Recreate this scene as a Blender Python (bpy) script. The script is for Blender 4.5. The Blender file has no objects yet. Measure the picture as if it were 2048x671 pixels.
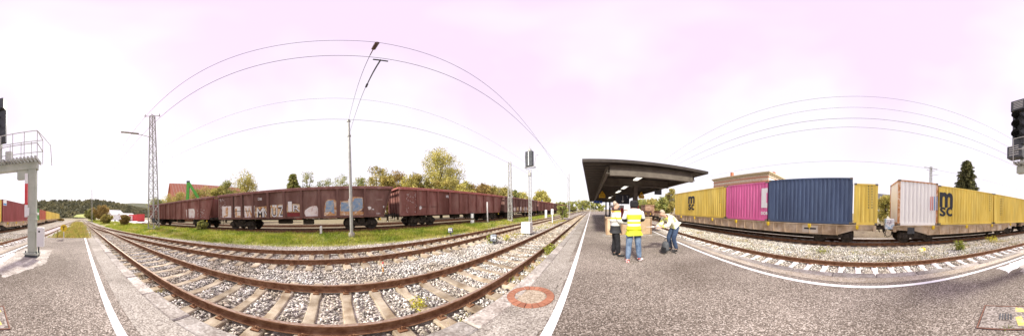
import bpy, bmesh, math, random
import numpy as np
from mathutils import Vector, Matrix, Euler
random.seed(7); RNG = np.random.default_rng(7)
R = math.radians
scene = bpy.context.scene
COL = scene.collection

# ------------------------------------------------------------------ camera: a full turn panorama, slightly out of level
K = 2048 / 360.0; YH = 426.0; X0 = 670.0; TILT = R(-1.4); CZ = 1.5
cd = bpy.data.cameras.new('camera'); cam = bpy.data.objects.new('camera', cd); COL.objects.link(cam)
cd.type = 'PANO'; cd.panorama_type = 'EQUIRECTANGULAR'
cd.latitude_max = R(YH / K); cd.latitude_min = R(-(671 - YH) / K)
cd.longitude_min = -math.pi; cd.longitude_max = math.pi
cd.clip_start = 0.05; cd.clip_end = 6000
_az = R((1024 - X0) / K)
_f = Vector((math.sin(_az), math.cos(_az), 0)); _r = Vector((math.cos(_az), -math.sin(_az), 0)); _u = Vector((0, 0, 1))
_b = Matrix((_r, _u, -_f)).transposed()
_c, _s = math.cos(TILT), math.sin(TILT)
_t = Matrix(((_c, 0, -_s), (0, 1, 0), (_s, 0, _c)))
cam.matrix_world = Matrix.Translation((0, 0, CZ)) @ (_t @ _b).to_4x4()
scene.camera = cam

# ------------------------------------------------------------------ light
SUN_EL, SUN_AZ = R(40), R(-82)          # azimuth clockwise from +Y
w = bpy.data.worlds.new('World'); scene.world = w; w.use_nodes = True
nt = w.node_tree; nt.nodes.clear()
N = nt.nodes.new; L = nt.links.new
out = N('ShaderNodeOutputWorld'); bg = N('ShaderNodeBackground')
sky = N('ShaderNodeTexSky'); sky.sky_type = 'NISHITA'; sky.sun_disc = False
sky.sun_elevation = SUN_EL; sky.sun_rotation = SUN_AZ; sky.altitude = 300; sky.air_density = 1.0; sky.dust_density = 2.0
tc = N('ShaderNodeTexCoord'); no = N('ShaderNodeTexNoise'); no.inputs['Scale'].default_value = 1.6; no.inputs['Detail'].default_value = 3
rp = N('ShaderNodeValToRGB'); rp.color_ramp.elements[0].position = .40; rp.color_ramp.elements[1].position = .60
rp.color_ramp.elements[0].color = (6.45, 5.2, 6.5, 1); rp.color_ramp.elements[1].color = (6.7, 6.25, 6.75, 1)
mx = N('ShaderNodeMix'); mx.data_type = 'RGBA'; mx.inputs[0].default_value = .88    # a high thin overcast over the blue
L(tc.outputs['Generated'], no.inputs['Vector']); L(no.outputs['Fac'], rp.inputs['Fac'])
sz = N('ShaderNodeSeparateXYZ'); L(tc.outputs['Generated'], sz.inputs[0])
el = N('ShaderNodeMapRange'); el.interpolation_type = 'SMOOTHSTEP'; el.inputs[1].default_value = .05; el.inputs[2].default_value = .75; L(sz.outputs[2], el.inputs[0])   # paler towards the horizon
hz = N('ShaderNodeMix'); hz.data_type = 'RGBA'; hz.inputs[6].default_value = (6.8, 6.45, 6.85, 1); L(el.outputs[0], hz.inputs[0]); L(rp.outputs[0], hz.inputs[7])
L(sky.outputs[0], mx.inputs[6]); L(hz.outputs[2], mx.inputs[7]); L(mx.outputs[2], bg.inputs[0])
bg.inputs[1].default_value = 0.1; L(bg.outputs[0], out.inputs[0])
sl = bpy.data.lights.new('sun', 'SUN'); sl.energy = 3.4; sl.angle = R(7); sl.color = (1, .96, .84)
so = bpy.data.objects.new('sun', sl); COL.objects.link(so)
_sd = Vector((math.sin(SUN_AZ) * math.cos(SUN_EL), math.cos(SUN_AZ) * math.cos(SUN_EL), math.sin(SUN_EL)))
so.rotation_euler = _sd.to_track_quat('Z', 'Y').to_euler(); so.location = (0, 0, 40)
vs = scene.view_settings; vs.view_transform = 'Standard'; vs.look = 'None'; vs.gamma = 1; vs.exposure = 0.8
vs.use_curve_mapping = False
scene.cycles.max_bounces = 6; scene.cycles.transparent_max_bounces = 8
scene.render.film_transparent = False

# ------------------------------------------------------------------ pixel -> place helpers (2048 x 671 photograph)
def dirpx(x, y):
    t = R((x - X0) / K); p = -R((y - YH) / K)
    X, Y, Z = math.sin(t) * math.cos(p), math.cos(t) * math.cos(p), math.sin(p)
    return Vector((X * _c - Z * _s, Y, Z * _c + X * _s))
def gp(x, y, z=0.0):
    d = dirpx(x, y); k = (z - CZ) / d.z; return Vector((d.x * k, d.y * k, z))
def azd(x, dist, z=0.0):
    t = R((x - X0) / K); return Vector((math.sin(t) * dist, math.cos(t) * dist, z))
def hgt(x, y, dist):
    d = dirpx(x, y); return CZ + d.z / math.hypot(d.x, d.y) * dist

# ------------------------------------------------------------------ mesh helpers
class MB:
    def __init__(s): s.v = []; s.f = []; s.m = []
    def add(s, vs, fs, mi=0):
        o = len(s.v); s.v += [tuple(v) for v in vs]; s.f += [tuple(i + o for i in f) for f in fs]; s.m += [mi] * len(fs); return s
    def box(s, x0, x1, y0, y1, z0, z1, mi=0):
        return s.add([(x0,y0,z0),(x1,y0,z0),(x1,y1,z0),(x0,y1,z0),(x0,y0,z1),(x1,y0,z1),(x1,y1,z1),(x0,y1,z1)],
                     [(0,3,2,1),(4,5,6,7),(0,1,5,4),(1,2,6,5),(2,3,7,6),(3,0,4,7)], mi)
    def cbox(s, x0, x1, y0, y1, z0, z1, c=.01, mi=0):       # box with chamfered vertical and top edges
        p = [(x0+c,y0),(x1-c,y0),(x1,y0+c),(x1,y1-c),(x1-c,y1),(x0+c,y1),(x0,y1-c),(x0,y0+c)]
        q = [(x0+2*c,y0+c),(x1-2*c,y0+c),(x1-c,y0+2*c),(x1-c,y1-2*c),(x1-2*c,y1-c),(x0+2*c,y1-c),(x0+c,y1-2*c),(x0+c,y0+2*c)]
        v = [(a,b,z0) for a,b in p] + [(a,b,z1-c) for a,b in p] + [(a,b,z1) for a,b in q]
        f = [tuple(range(7,-1,-1)), tuple(range(16,24))]
        for k in (0, 8): f += [(k+i, k+(i+1)%8, k+8+(i+1)%8, k+8+i) for i in range(8)]
        return s.add(v, f, mi)
    def beam(s, p0, p1, w, h, up=(0,0,1), mi=0):
        p0, p1 = Vector(p0), Vector(p1); d = (p1-p0).normalized(); u = Vector(up)
        if abs(d.dot(u)) > .98: u = Vector((1,0,0))
        r = d.cross(u).normalized(); u = r.cross(d).normalized(); v = []
        for p in (p0, p1):
            for a, b in ((-1,-1),(1,-1),(1,1),(-1,1)): v.append(p + r*(a*w/2) + u*(b*h/2))
        return s.add(v, [(0,1,2,3),(7,6,5,4),(0,4,5,1),(1,5,6,2),(2,6,7,3),(3,7,4,0)], mi)
    def tube(s, pts, r, n=8, mi=0, cap=True):
        pts = [Vector(p) for p in pts]; rr = r if isinstance(r, (list, tuple)) else [r]*len(pts); v = []; f = []
        for i, p in enumerate(pts):
            d = (pts[min(i+1,len(pts)-1)] - pts[max(i-1,0)]).normalized()
            u = Vector((0,0,1)) if abs(d.z) < .9 else Vector((1,0,0))
            a = d.cross(u).normalized(); b = a.cross(d)
            for k in range(n): t = 2*math.pi*k/n; v.append(p + (a*math.cos(t) + b*math.sin(t))*rr[i])
        for i in range(len(pts)-1):
            for k in range(n): f.append((i*n+k, i*n+(k+1)%n, (i+1)*n+(k+1)%n, (i+1)*n+k))
        if cap: f += [tuple(range(n-1,-1,-1)), tuple((len(pts)-1)*n+k for k in range(n))]
        return s.add(v, f, mi)
    def prism(s, poly, y0, y1, mi=0):         # polygon in XZ pushed along Y
        n = len(poly); v = [(x,y0,z) for x,z in poly] + [(x,y1,z) for x,z in poly]
        f = [tuple(range(n)), tuple(range(2*n-1,n-1,-1))] + [(i, n+i, n+(i+1)%n, (i+1)%n) for i in range(n)]
        return s.add(v, f, mi)
    def slab(s, poly, z0, z1, mi=0):          # polygon in XY pushed along Z
        n = len(poly); v = [(x,y,z0) for x,y in poly] + [(x,y,z1) for x,y in poly]
        f = [tuple(range(n-1,-1,-1)), tuple(range(n,2*n))] + [(i,(i+1)%n,n+(i+1)%n,n+i) for i in range(n)]
        return s.add(v, f, mi)
    def sphere(s, c, r, nu=10, nv=7, mi=0):
        rx, ry, rz = r if isinstance(r, (tuple, list)) else (r, r, r); v = [(c[0],c[1],c[2]-rz)]; f = []
        for j in range(1, nv):
            p = math.pi*j/nv
            for i in range(nu): t = 2*math.pi*i/nu; v.append((c[0]+rx*math.sin(p)*math.cos(t), c[1]+ry*math.sin(p)*math.sin(t), c[2]-rz*math.cos(p)))
        v.append((c[0],c[1],c[2]+rz)); e = len(v)-1
        f += [(0, 1+(i+1)%nu, 1+i) for i in range(nu)]
        for j in range(nv-2): f += [(1+j*nu+i, 1+j*nu+(i+1)%nu, 1+(j+1)*nu+(i+1)%nu, 1+(j+1)*nu+i) for i in range(nu)]
        f += [(e, 1+(nv-2)*nu+i, 1+(nv-2)*nu+(i+1)%nu) for i in range(nu)]
        return s.add(v, f, mi)
    def mesh(s, name, mats, smooth=False):
        me = bpy.data.meshes.new(name); me.from_pydata(s.v, [], s.f)
        for m in (mats if isinstance(mats, (list, tuple)) else [mats]): me.materials.append(m)
        if any(s.m): me.polygons.foreach_set('material_index', s.m)
        if smooth: me.polygons.foreach_set('use_smooth', [True]*len(s.f))
        me.update(); return me
    def build(s, name, mats, parent=None, smooth=False, loc=None, rz=None):
        return put(name, s.mesh(name, mats, smooth), parent, loc, rz)
def put(name, me, parent=None, loc=None, rz=None):
    o = bpy.data.objects.new(name, me); COL.objects.link(o); o.parent = parent
    if loc is not None: o.location = loc
    if rz is not None: o.rotation_euler = (0, 0, rz)
    return o
def tag(o, label=None, cat=None, group=None, kind=None):
    for k, v in (('label', label), ('category', cat), ('group', group), ('kind', kind)):
        if v: o[k] = v
    return o
def empty(name, loc=(0,0,0), rz=0, label=None, cat=None, group=None, kind=None):
    o = bpy.data.objects.new(name, None); COL.objects.link(o); o.location = loc; o.rotation_euler = (0,0,rz); o.empty_display_size = .2
    return tag(o, label, cat, group, kind)
KIDS = {}
def copy_tree(o, parent=None, kids=None):
    if kids is None:
        kids = {}
        for q in bpy.data.objects:
            if q.parent: kids.setdefault(q.parent.name, []).append(q)
    c = o.copy(); COL.objects.link(c); c.parent = parent
    for ch in kids.get(o.name, []): copy_tree(ch, c, kids)
    return c
def npmesh(name, V, F, mat, nper):          # V (n,3) array, F (m,nper)
    me = bpy.data.meshes.new(name); me.vertices.add(len(V)); me.vertices.foreach_set('co', V.astype(np.float32).ravel())
    me.loops.add(F.size); me.loops.foreach_set('vertex_index', F.astype(np.int32).ravel())
    me.polygons.add(len(F)); me.polygons.foreach_set('loop_start', np.arange(len(F), dtype=np.int32)*nper)
    me.polygons.foreach_set('loop_total', np.full(len(F), nper, dtype=np.int32))
    me.materials.append(mat); me.update(calc_edges=True); return me

# ------------------------------------------------------------------ materials
def lin(r, g, b):
    f = lambda c: (c/255/12.92 if c/255 <= .04045 else ((c/255+.055)/1.055)**2.4); return (f(r), f(g), f(b))
MATS = {}
def M(name, c1, c2=None, scale=4, rough=.8, bump=0, bscale=None, metal=0, detail=5, c3=None, pos=(.35,.5,.65), island=0,
      objrand=0, emit=0, trans=0, fleck=None, fleckscale=60, fleckamt=.5, stretch=(1,1,1), spec=.3, world=False, stain=0, stainscale=.35):
    m = bpy.data.materials.new(name); m.use_nodes = True; nt = m.node_tree; b = nt.nodes['Principled BSDF']
    N = nt.nodes.new; L = nt.links.new
    b.inputs['Roughness'].default_value = rough; b.inputs['Metallic'].default_value = metal; b.inputs['Specular IOR Level'].default_value = spec
    tc = N('ShaderNodeTexCoord'); mp = N('ShaderNodeMapping'); mp.inputs['Scale'].default_value = stretch
    if world: g = N('ShaderNodeNewGeometry'); L(g.outputs['Position'], mp.inputs[0])
    else: L(tc.outputs['Object'], mp.inputs[0])
    col = None
    def rgb(c): 
        n = N('ShaderNodeRGB'); n.outputs[0].default_value = (*c, 1); return n.outputs[0]
    if c2 is not None:
        n = N('ShaderNodeTexNoise'); n.inputs['Scale'].default_value = scale; n.inputs['Detail'].default_value = detail; n.inputs['Roughness'].default_value = .62
        L(mp.outputs[0], n.inputs['Vector'])
        r = N('ShaderNodeValToRGB'); e = r.color_ramp.elements; e[0].color = (*c1,1); e[1].color = (*(c3 or c2),1); e[0].position = pos[0]; e[1].position = pos[2]
        if c3: q = e.new(pos[1]); q.color = (*c2,1)
        L(n.outputs['Fac'], r.inputs[0]); col = r.outputs[0]
    else: col = rgb(c1)
    if fleck:
        n = N('ShaderNodeTexWhiteNoise'); v = N('ShaderNodeTexVoronoi'); v.inputs['Scale'].default_value = fleckscale; L(mp.outputs[0], v.inputs['Vector'])
        sp = N('ShaderNodeSeparateColor'); L(v.outputs['Color'], sp.inputs[0])
        r = N('ShaderNodeValToRGB'); e = r.color_ramp.elements
        e[0].position = 0; e[1].position = 1; e[0].color = (*fleck[0],1); e[1].color = (*fleck[-1],1)
        for i, c in enumerate(fleck[1:-1]): q = e.new((i+1)/(len(fleck)-1)); q.color = (*c,1)
        L(sp.outputs[0], r.inputs[0]); k = N('ShaderNodeMix'); k.data_type = 'RGBA'; k.inputs[0].default_value = fleckamt
        L(col, k.inputs[6]); L(r.outputs[0], k.inputs[7]); col = k.outputs[2]; nt.nodes.remove(n)
    if island or objrand:
        if island: g2 = N('ShaderNodeNewGeometry'); rnd = g2.outputs['Random Per Island']; amt = island
        else: g2 = N('ShaderNodeObjectInfo'); rnd = g2.outputs['Random']; amt = objrand
        ma = N('ShaderNodeMapRange'); ma.inputs[3].default_value = 1-amt; ma.inputs[4].default_value = 1+amt; L(rnd, ma.inputs[0])
        k = N('ShaderNodeMix'); k.data_type = 'RGBA'; k.blend_type = 'MULTIPLY'; k.inputs[0].default_value = 1
        cb = N('ShaderNodeCombineColor'); 
        for i in range(3): L(ma.outputs[0], cb.inputs[i])
        L(col, k.inputs[6]); L(cb.outputs[0], k.inputs[7]); col = k.outputs[2]
    if stain:       # broad wear and dirt
        n = N('ShaderNodeTexNoise'); n.inputs['Scale'].default_value = stainscale; n.inputs['Detail'].default_value = 6; n.inputs['Distortion'].default_value = .6; L(mp.outputs[0], n.inputs['Vector'])
        r = N('ShaderNodeValToRGB'); e = r.color_ramp.elements; e[0].position = .36; e[1].position = .64; e[0].color = (1-stain,1-stain*1.08,1-stain*1.15,1); e[1].color = (1+stain*.5,1+stain*.5,1+stain*.5,1)
        L(n.outputs['Fac'], r.inputs[0]); k = N('ShaderNodeMix'); k.data_type = 'RGBA'; k.blend_type = 'MULTIPLY'; k.inputs[0].default_value = 1; L(col, k.inputs[6]); L(r.outputs[0], k.inputs[7]); col = k.outputs[2]
    L(col, b.inputs['Base Color'])
    if bump:
        n = N('ShaderNodeTexNoise'); n.inputs['Scale'].default_value = bscale or scale*4; n.inputs['Detail'].default_value = 4; L(mp.outputs[0], n.inputs['Vector'])
        bp = N('ShaderNodeBump'); bp.inputs['Strength'].default_value = bump; bp.inputs['Distance'].default_value = .02
        L(n.outputs['Fac'], bp.inputs['Height']); L(bp.outputs[0], b.inputs['Normal'])
    if emit: b.inputs['Emission Color'].default_value = (*c1,1); b.inputs['Emission Strength'].default_value = emit
    if trans:
        t = N('ShaderNodeBsdfTranslucent'); L(col, t.inputs[0]); a = N('ShaderNodeMixShader'); a.inputs[0].default_value = trans
        L(b.outputs[0], a.inputs[1]); L(t.outputs[0], a.inputs[2]); L(a.outputs[0], nt.nodes['Material Output'].inputs[0])
    MATS[name] = m; return m

asphalt = M('asphalt', (.19,.15,.125), (.29,.24,.205), 1.3, .9, .5, 90, fleck=[(.025,.021,.017),(.1,.083,.066),(.19,.163,.137),(.36,.31,.27),(.68,.62,.56)], fleckscale=70, stain=.28, fleckamt=.68, world=True)
asphalt_old = M('asphalt_old', (.3,.265,.23), (.42,.385,.34), 1.1, .9, .5, 80, fleck=[(.1,.08,.075),(.26,.23,.2),(.42,.385,.34),(.62,.58,.53)], fleckscale=62, fleckamt=.65, stain=.25, stainscale=.8, world=True)
sandstrip = M('sand_strip', (.42,.35,.26), (.58,.52,.43), 1.5, .95, .5, 70, fleck=[(.12,.09,.07),(.36,.29,.22),(.5,.43,.36),(.68,.63,.57)], fleckscale=52, fleckamt=.65, stain=.25, stainscale=.7, world=True)
kerb_m = M('kerb_concrete', (.26,.22,.19), (.42,.38,.34), 3, .9, .4, 40, c3=(.6,.56,.52), fleck=[(.1,.08,.07),(.3,.26,.23),(.55,.52,.48)], fleckscale=34, fleckamt=.45, objrand=.25, world=True)
paint_white = M('white_paint', (.72,.7,.72), (.88,.86,.88), 9, .7, .2, 60, c3=(.9,.88,.9), world=True)
ground_m = M('ground', (.22,.17,.08), (.38,.33,.17), .8, .95, .5, 20, fleck=[(.08,.06,.04),(.22,.18,.12),(.36,.32,.26)], fleckscale=14, fleckamt=.5, world=True)
bed_m = M('ballast_bed', (.22,.17,.12), (.38,.33,.27), 5, .95, .8, 22, fleck=[(.08,.065,.05),(.27,.23,.19),(.43,.39,.35),(.62,.59,.55)], fleckscale=20, fleckamt=.7, stain=.3, stainscale=.6, world=True)
stone_m = M('ballast_stone', (.4,.34,.27), (.54,.5,.45), .9, .85, 0, c3=(.6,.58,.55), island=.72, world=True)
stone_w = M('ballast_stone_pale', (.43,.37,.29), (.58,.54,.48), .9, .85, 0, c3=(.64,.62,.58), island=.72, world=True)
rust = M('rail_rust', (.15,.065,.032), (.23,.115,.06), 6, .75, .3, 60, c3=(.3,.17,.1), spec=.2, world=True)
rail_top = M('rail_top', (.24,.14,.09), (.42,.32,.26), 14, .45, 0, metal=.3, world=True)
sleeper_m = M('sleeper_concrete', (.27,.2,.13), (.4,.33,.24), 3, .9, .5, 50, c3=(.52,.45,.35), stain=.3, stainscale=1.5, objrand=.18, world=True)
sleeper_w = M('sleeper_glare_concrete', (.74,.7,.7), (.86,.83,.83), 5, .85, .3, 50, objrand=.06, world=True)  # overexposed sleepers: the glare is put into a near-white base colour
grass_m = M('grass_blade', (.2,.28,.035), (.38,.42,.06), .5, .7, c3=(.55,.48,.14), island=.4, trans=.4, world=True)
drygrass_m = M('weed_blade', (.3,.33,.06), (.5,.45,.12), 1.2, .7, c3=(.5,.34,.13), island=.45, trans=.3, world=True)
soil_grass = M('grass_soil', (.2,.22,.05), (.38,.34,.13), .9, .95, .6, 16, world=True)
white_m = M('white_metal', (.78,.77,.77), (.86,.85,.85), 3, .5, objrand=.03)
grey_steel = M('galvanised_steel', (.36,.36,.34), (.5,.5,.47), 6, .5, .1, 30, metal=.2)
dark_grey = M('dark_grey_metal', (.06,.065,.075), (.1,.105,.115), 4, .5)
black_m = M('black_rubber', (.015,.015,.016), (.03,.03,.03), 5, .8)
underframe = M('underframe_dirt', (.03,.024,.02), (.075,.06,.048), 4, .9, .3, 30)
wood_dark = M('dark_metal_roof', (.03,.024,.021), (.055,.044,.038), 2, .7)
# ================================================================== SETTING
def interp(pts, x):
    xs = [p[0] for p in pts]; return float(np.interp(x, xs, [p[1] for p in pts]))
def smooth_path(pts, lo, hi, step=1.0):
    xs = np.arange(lo, hi+step*.5, step); a = np.array(sorted(pts)); y = np.interp(xs, a[:,0], a[:,1])
    for _ in range(12): y[1:-1] = (y[:-2] + 2*y[1:-1] + y[2:]) / 4
    return [(float(p), float(q)) for p, q in zip(xs, y)]
GRASS_EDGE = [(-160,4.9),(-60,4.9),(-30,5.0),(-22,5.4),(-17,6.0),(-9,8.0),(-2,9.0),(3,9.15),(8,9.3),(15,9.5),(60,9.6),(200,9.6)]
PLAT_S = [(-11.7,-3.1),(-5,-3.54),(0,-3.88),(6,-4.42),(40,-7.4),(120,-14.4)]
LINE_W = [(-11.7,-2.47),(-8,-2.66),(-4.2,-2.86),(-2.2,-2.96),(-.56,-3.06),(.9,-3.2),(3.2,-3.46),(7,-3.85),(40,-6.8)]

# ground: one sheet to the horizon
prof = [(-3000,-.75),(-40,-.75),(-16.5,-.72),(-14,-.7),(-4,-.72),(1,-.5),(4,-.48),(9.0,-.47),(9.6,-.36),(12,-.08),(16,-.06),(40,-.05),(3000,-.05)]
mb = MB(); xs = [-3000,-400,-100,-30,0,30,100,400,3000]
for x in xs:
    for y, z in prof: mb.v.append((x,y,z))
n = len(prof)
for i in range(len(xs)-1):
    for j in range(n-1): mb.f.append((i*n+j,(i+1)*n+j,(i+1)*n+j+1,i*n+j+1)); mb.m.append(0)
tag(mb.build('ground', ground_m), kind='structure')

# ballast beds under the tracks
mb = MB(); xs = list(np.arange(-120, 161, 4.0))
for x in xs:
    e = interp(GRASS_EDGE, x); lo = 1.0 if x > -12 else .3
    for y, z in ((lo,-.44),(1.6,-.43),(4.3,-.41),(e-1.0,-.38),(e,-.37),(e+.5,-.42)): mb.v.append((x,y,z))
for i in range(len(xs)-1):
    for j in range(5): mb.f.append((i*6+j,(i+1)*6+j,(i+1)*6+j+1,i*6+j+1)); mb.m.append(0)
bed = tag(mb.build('ballast_bed', bed_m), kind='structure')
mb = MB()
for x in xs:
    for y, z in ((-2.6-.07*x if x > -30 else -.5,-.66),(-6-.06*x,-.66),(-9-.045*x if x > -45 else -7,-.66),(-14.5-.04*x if x>-30 else -14.5,-.66)): mb.v.append((x,y,z))
for i in range(len(xs)-1):
    for j in range(3): mb.f.append((i*4+j+1,(i+1)*4+j+1,(i+1)*4+j,i*4+j)); mb.m.append(0)
tag(mb.build('ballast_bed', bed_m), kind='structure')
mb = MB(); mb.add([(-40,12.1,-.03),(160,12.1,-.03),(160,16,-.03),(-40,16,-.03)], [(0,1,2,3)]); tag(mb.build('ballast_bed', bed_m), kind='structure')

yard_shade_m = M('yard_ground_shaded', (.1,.07,.04), (.2,.15,.09), .9, .95, .6, 14, c3=(.3,.24,.14), fleck=[(.05,.04,.025),(.16,.12,.08),(.34,.29,.22)], fleckscale=9, fleckamt=.55, world=True)  # dark brown carries the shadow on the ground seen under the wagons
mb = MB(); mb.add([(-34,15.9,-.02),(160,15.9,-.02),(160,25,-.02),(-34,25,-.02)], [(0,1,2,3)]); tag(mb.build('yard_bed_shaded', yard_shade_m), kind='structure')
mb = MB(); mb.add([(-60,-13.4,-.655),(60,-15.8,-.655),(60,-22,-.655),(-60,-20,-.655)], [(3,2,1,0)]); tag(mb.build('yard_bed_shaded', yard_shade_m), kind='structure')
# grass verge sheet
mb = MB(); xs = list(np.arange(-120, 161, 3.0))
for x in xs:
    e = interp(GRASS_EDGE, x)
    for t, z in ((0,-.40),(.15,-.34),(.5,-.2),(.8,-.04),(1,.0)): mb.v.append((x, e-.1 + (12.3-e+.1)*t, z))
for i in range(len(xs)-1):
    for j in range(4): mb.f.append((i*5+j,(i+1)*5+j,(i+1)*5+j+1,i*5+j+1)); mb.m.append(0)
tag(mb.build('verge', soil_grass), kind='structure')
def verge_z(x, y):
    e = np.interp(x, [p[0] for p in GRASS_EDGE], [p[1] for p in GRASS_EDGE]); t = (y-e+.1)/(12.4-e)
    return np.interp(t, [0,.15,.5,.8,1], [-.4,-.34,-.2,-.04,0])

# platform
plat = empty('platform', kind='structure')
poly = [(-11.7,1.08)] + [(x, interp(PLAT_S, x)+.26) for x in (-11.7,-8,-5,-2,0,3,6,20,40,80,120)] + [(120,1.08)]
mb = MB(); mb.slab(poly, -.8, 0); mb.build('surface', asphalt, plat)
mb = MB(); pts = np.linspace(-11.6, 120, 90)
for x in pts: mb.v += [(x,.62,.004),(x,1.075,.004)]
for i in range(89): mb.f.append((2*i,2*i+2,2*i+3,2*i+1)); mb.m.append(0)
mb.build('edge_strip', asphalt_old, plat)
mb = MB()
for x in pts: mb.v += [(x,interp(PLAT_S,x)+.27,.004),(x,interp(LINE_W,x)-.22 if x<40 else interp(PLAT_S,x)+.5,.004)]
for i in range(89): mb.f.append((2*i,2*i+2,2*i+3,2*i+1)); mb.m.append(0)
mb.build('edge_strip', sandstrip, plat)
def strip(pts, w, z, mat, name):
    mb = MB(); P = [Vector((*p,0)) for p in pts]; n = len(P)
    for i, p in enumerate(P):
        d = (P[min(i+1,n-1)]-P[max(i-1,0)]).normalized(); q = Vector((-d.y,d.x,0))*w/2
        mb.v += [(p.x+q.x,p.y+q.y,z),(p.x-q.x,p.y-q.y,z)]
    for i in range(n-1): mb.f.append((2*i,2*i+1,2*i+3,2*i+2)); mb.m.append(0)
    return mb.build(name, mat, plat)
strip([(x,.43) for x in np.linspace(-11.6,110,40)], .105, .008, paint_white, 'painted_line')
strip([(x,interp(LINE_W,x)) for x in np.linspace(-11.6,60,60)], .105, .008, paint_white, 'painted_line')
# paler patches of old concrete on the surface
def patch(poly, z, mat, name='concrete_patch', jit=.05):
    rp_ = random.Random(len(poly)*31+int(z*1e5)); q = []; n = len(poly)
    for i in range(n):
        a, b = poly[i], poly[(i+1)%n]; m = max(2, int(math.dist(a,b)/.09))
        for k in range(m): f = k/m; q.append((a[0]+(b[0]-a[0])*f+rp_.gauss(0,jit), a[1]+(b[1]-a[1])*f+rp_.gauss(0,jit)*.6))
    poly = q
    MB().add([(x,y,z) for x,y in poly], [tuple(range(len(poly)))]).build(name, mat, plat)
patch([(-4.4,-2.55),(-3.4,-1.7),(-5.0,-1.05),(-7.2,-1.2),(-7.3,-2.5)], .0045, kerb_m)
patch([(-3.6,-2.7),(-3.5,-2.25),(-5.6,-2.4),(-6.6,-2.65)], .0085, M('pale_slab',(.78,.74,.74),(.88,.85,.86),4,.9,.2,30,world=True))
patch([(1.2,.62),(2.4,.62),(4.5,.62),(4.5,.52),(2.2,.49),(1.3,.5)], .0052, asphalt_old)
# edge stones
km = MB().cbox(-.492,.492,-.14,.14,-.32,0,.02).mesh('edge_stone', kerb_m)
for i in range(66):
    x = -11.2 + i
    o = put('edge_stone', km, plat, (x, 1.22 + random.uniform(-.012,.012), .012 + random.uniform(-.012,.01)), random.uniform(-.012,.012))
    if i < 56:
        y = interp(PLAT_S, x); sl_ = math.atan((interp(PLAT_S,x+.4)-interp(PLAT_S,x-.4))/.8)
        put('edge_stone', km, plat, (x, y+.13, .008 + random.uniform(-.01,.01)), sl_)

# ---------------------------------------------------------------- tracks
RAILP = [(-.07,-.172),(.07,-.172),(.07,-.16),(.012,-.14),(.012,-.05),(.036,-.036),(.036,-.006),(.028,0),(-.028,0),(-.036,-.006),(-.036,-.036),(-.012,-.05),(-.012,-.14),(-.07,-.16)]
def sweep_rail(path, zf, off, parent):
    mb = MB(); n = len(RAILP); P = [Vector((x,y,0)) for x,y in path]
    for i, p in enumerate(P):
        d = (P[min(i+1,len(P)-1)]-P[max(i-1,0)]).normalized(); q = Vector((-d.y,d.x,0)); c = p + q*off
        for a, b in RAILP: mb.v.append((c.x+q.x*a, c.y+q.y*a, zf(p.x)+b))
    for i in range(len(P)-1):
        for k in range(n): mb.f.append((i*n+k,(i+1)*n+k,(i+1)*n+(k+1)%n,i*n+(k+1)%n)); mb.m.append(1 if k in (7,) else 0)
    mb.f.append(tuple(range(n-1,-1,-1))); mb.m.append(0); mb.f.append(tuple((len(P)-1)*n+k for k in range(n))); mb.m.append(0)
    return mb.build('rail', [rust, rail_top], parent)
def sleeper_mesh(mat):        # concrete sleeper: sloped rail seats, waisted middle
    mb = MB(); ys = [-1.3,-.95,-.55,-.4,.4,.55,.95,1.3]; zt = [-.03,-.005,-.005,-.045,-.045,-.005,-.005,-.03]; wd = [.13,.13,.13,.105,.105,.13,.13,.13]
    for y, z, w_ in zip(ys, zt, wd): mb.v += [(-w_-.02,y,-.2),(w_+.02,y,-.2),(w_-.012,y,z-.012),(w_-.03,y,z),(-w_+.03,y,z),(-w_+.012,y,z-.012)]
    for i in range(7):
        for k in range(6): mb.f.append((i*6+k,i*6+(k+1)%6,(i+1)*6+(k+1)%6,(i+1)*6+k)); mb.m.append(0)
    mb.f += [(5,4,3,2,1,0), tuple(42+k for k in range(6))]; mb.m += [0,0]
    return mb.mesh('sleeper', mat)
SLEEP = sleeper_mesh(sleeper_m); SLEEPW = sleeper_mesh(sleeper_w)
clipm = MB()
for s in (1,):
    clipm.box(-.06,.06,s*.125-.045,s*.125+.045,-.005,.022)
    clipm.tube([(-.03,s*.13,.02),(-.045,s*.1,.045),(0,s*.075,.03),(.045,s*.1,.045),(.03,s*.13,.02)], .009, 5)
    clipm.tube([(0,s*.115,.0),(0,s*.115,.075)], .014, 6)
CLIP = clipm.mesh('rail_clip', rust)
def track(label, path, zf, srange, sp, mesh, clips=(0,-1), rails=(-1,1), group=None):
    t = empty('railway_track', (0,0,0), 0, label, 'railway track', group)
    for s in rails: sweep_rail(path, zf, s*.7535, t)
    px_ = [p[0] for p in path]; py_ = [p[1] for p in path]; x = srange[0]; spots = []
    while x < srange[1]:
        y = float(np.interp(x,px_,py_)); a = math.atan2(float(np.interp(x+.5,px_,py_)-np.interp(x-.5,px_,py_)), 1.0)
        o = put('sleeper', mesh, t, (x, y, zf(x)-.172 + random.uniform(-.006,.004)), a + random.uniform(-.01,.01)); spots.append(x)
        if clips[0] < x < clips[1]:
            for s in (-1,1):
                for q in (0, math.pi): put('rail_clip', CLIP, o, (0, s*.7535, 0), q)
        x += sp
    return t
T1 = [(x, 2.785) for x in np.arange(-150, 201, 5.0)]
Z1 = lambda x: -.17
track('rusty track between platform edge and the turnout track, wide brown sleepers', T1, Z1, (-58.1, 52), .62, SLEEP, (-4.2, 5.4))
T2 = smooth_path([(-34,2.90),(-30,3.0),(-25,3.38),(-20,3.95),(-14,4.8),(-9,5.5),(-4,6.0),(0,6.38),(3,6.65),(6,6.95),(10,7.2),(16,7.4),(30,7.45),(160,7.45)], -34, 160, 1.0)
Z2 = lambda x: float(np.interp(x, [-34,-18,-6,12,40], [-.168,-.168,-.12,-.12,-.17]))
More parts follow.
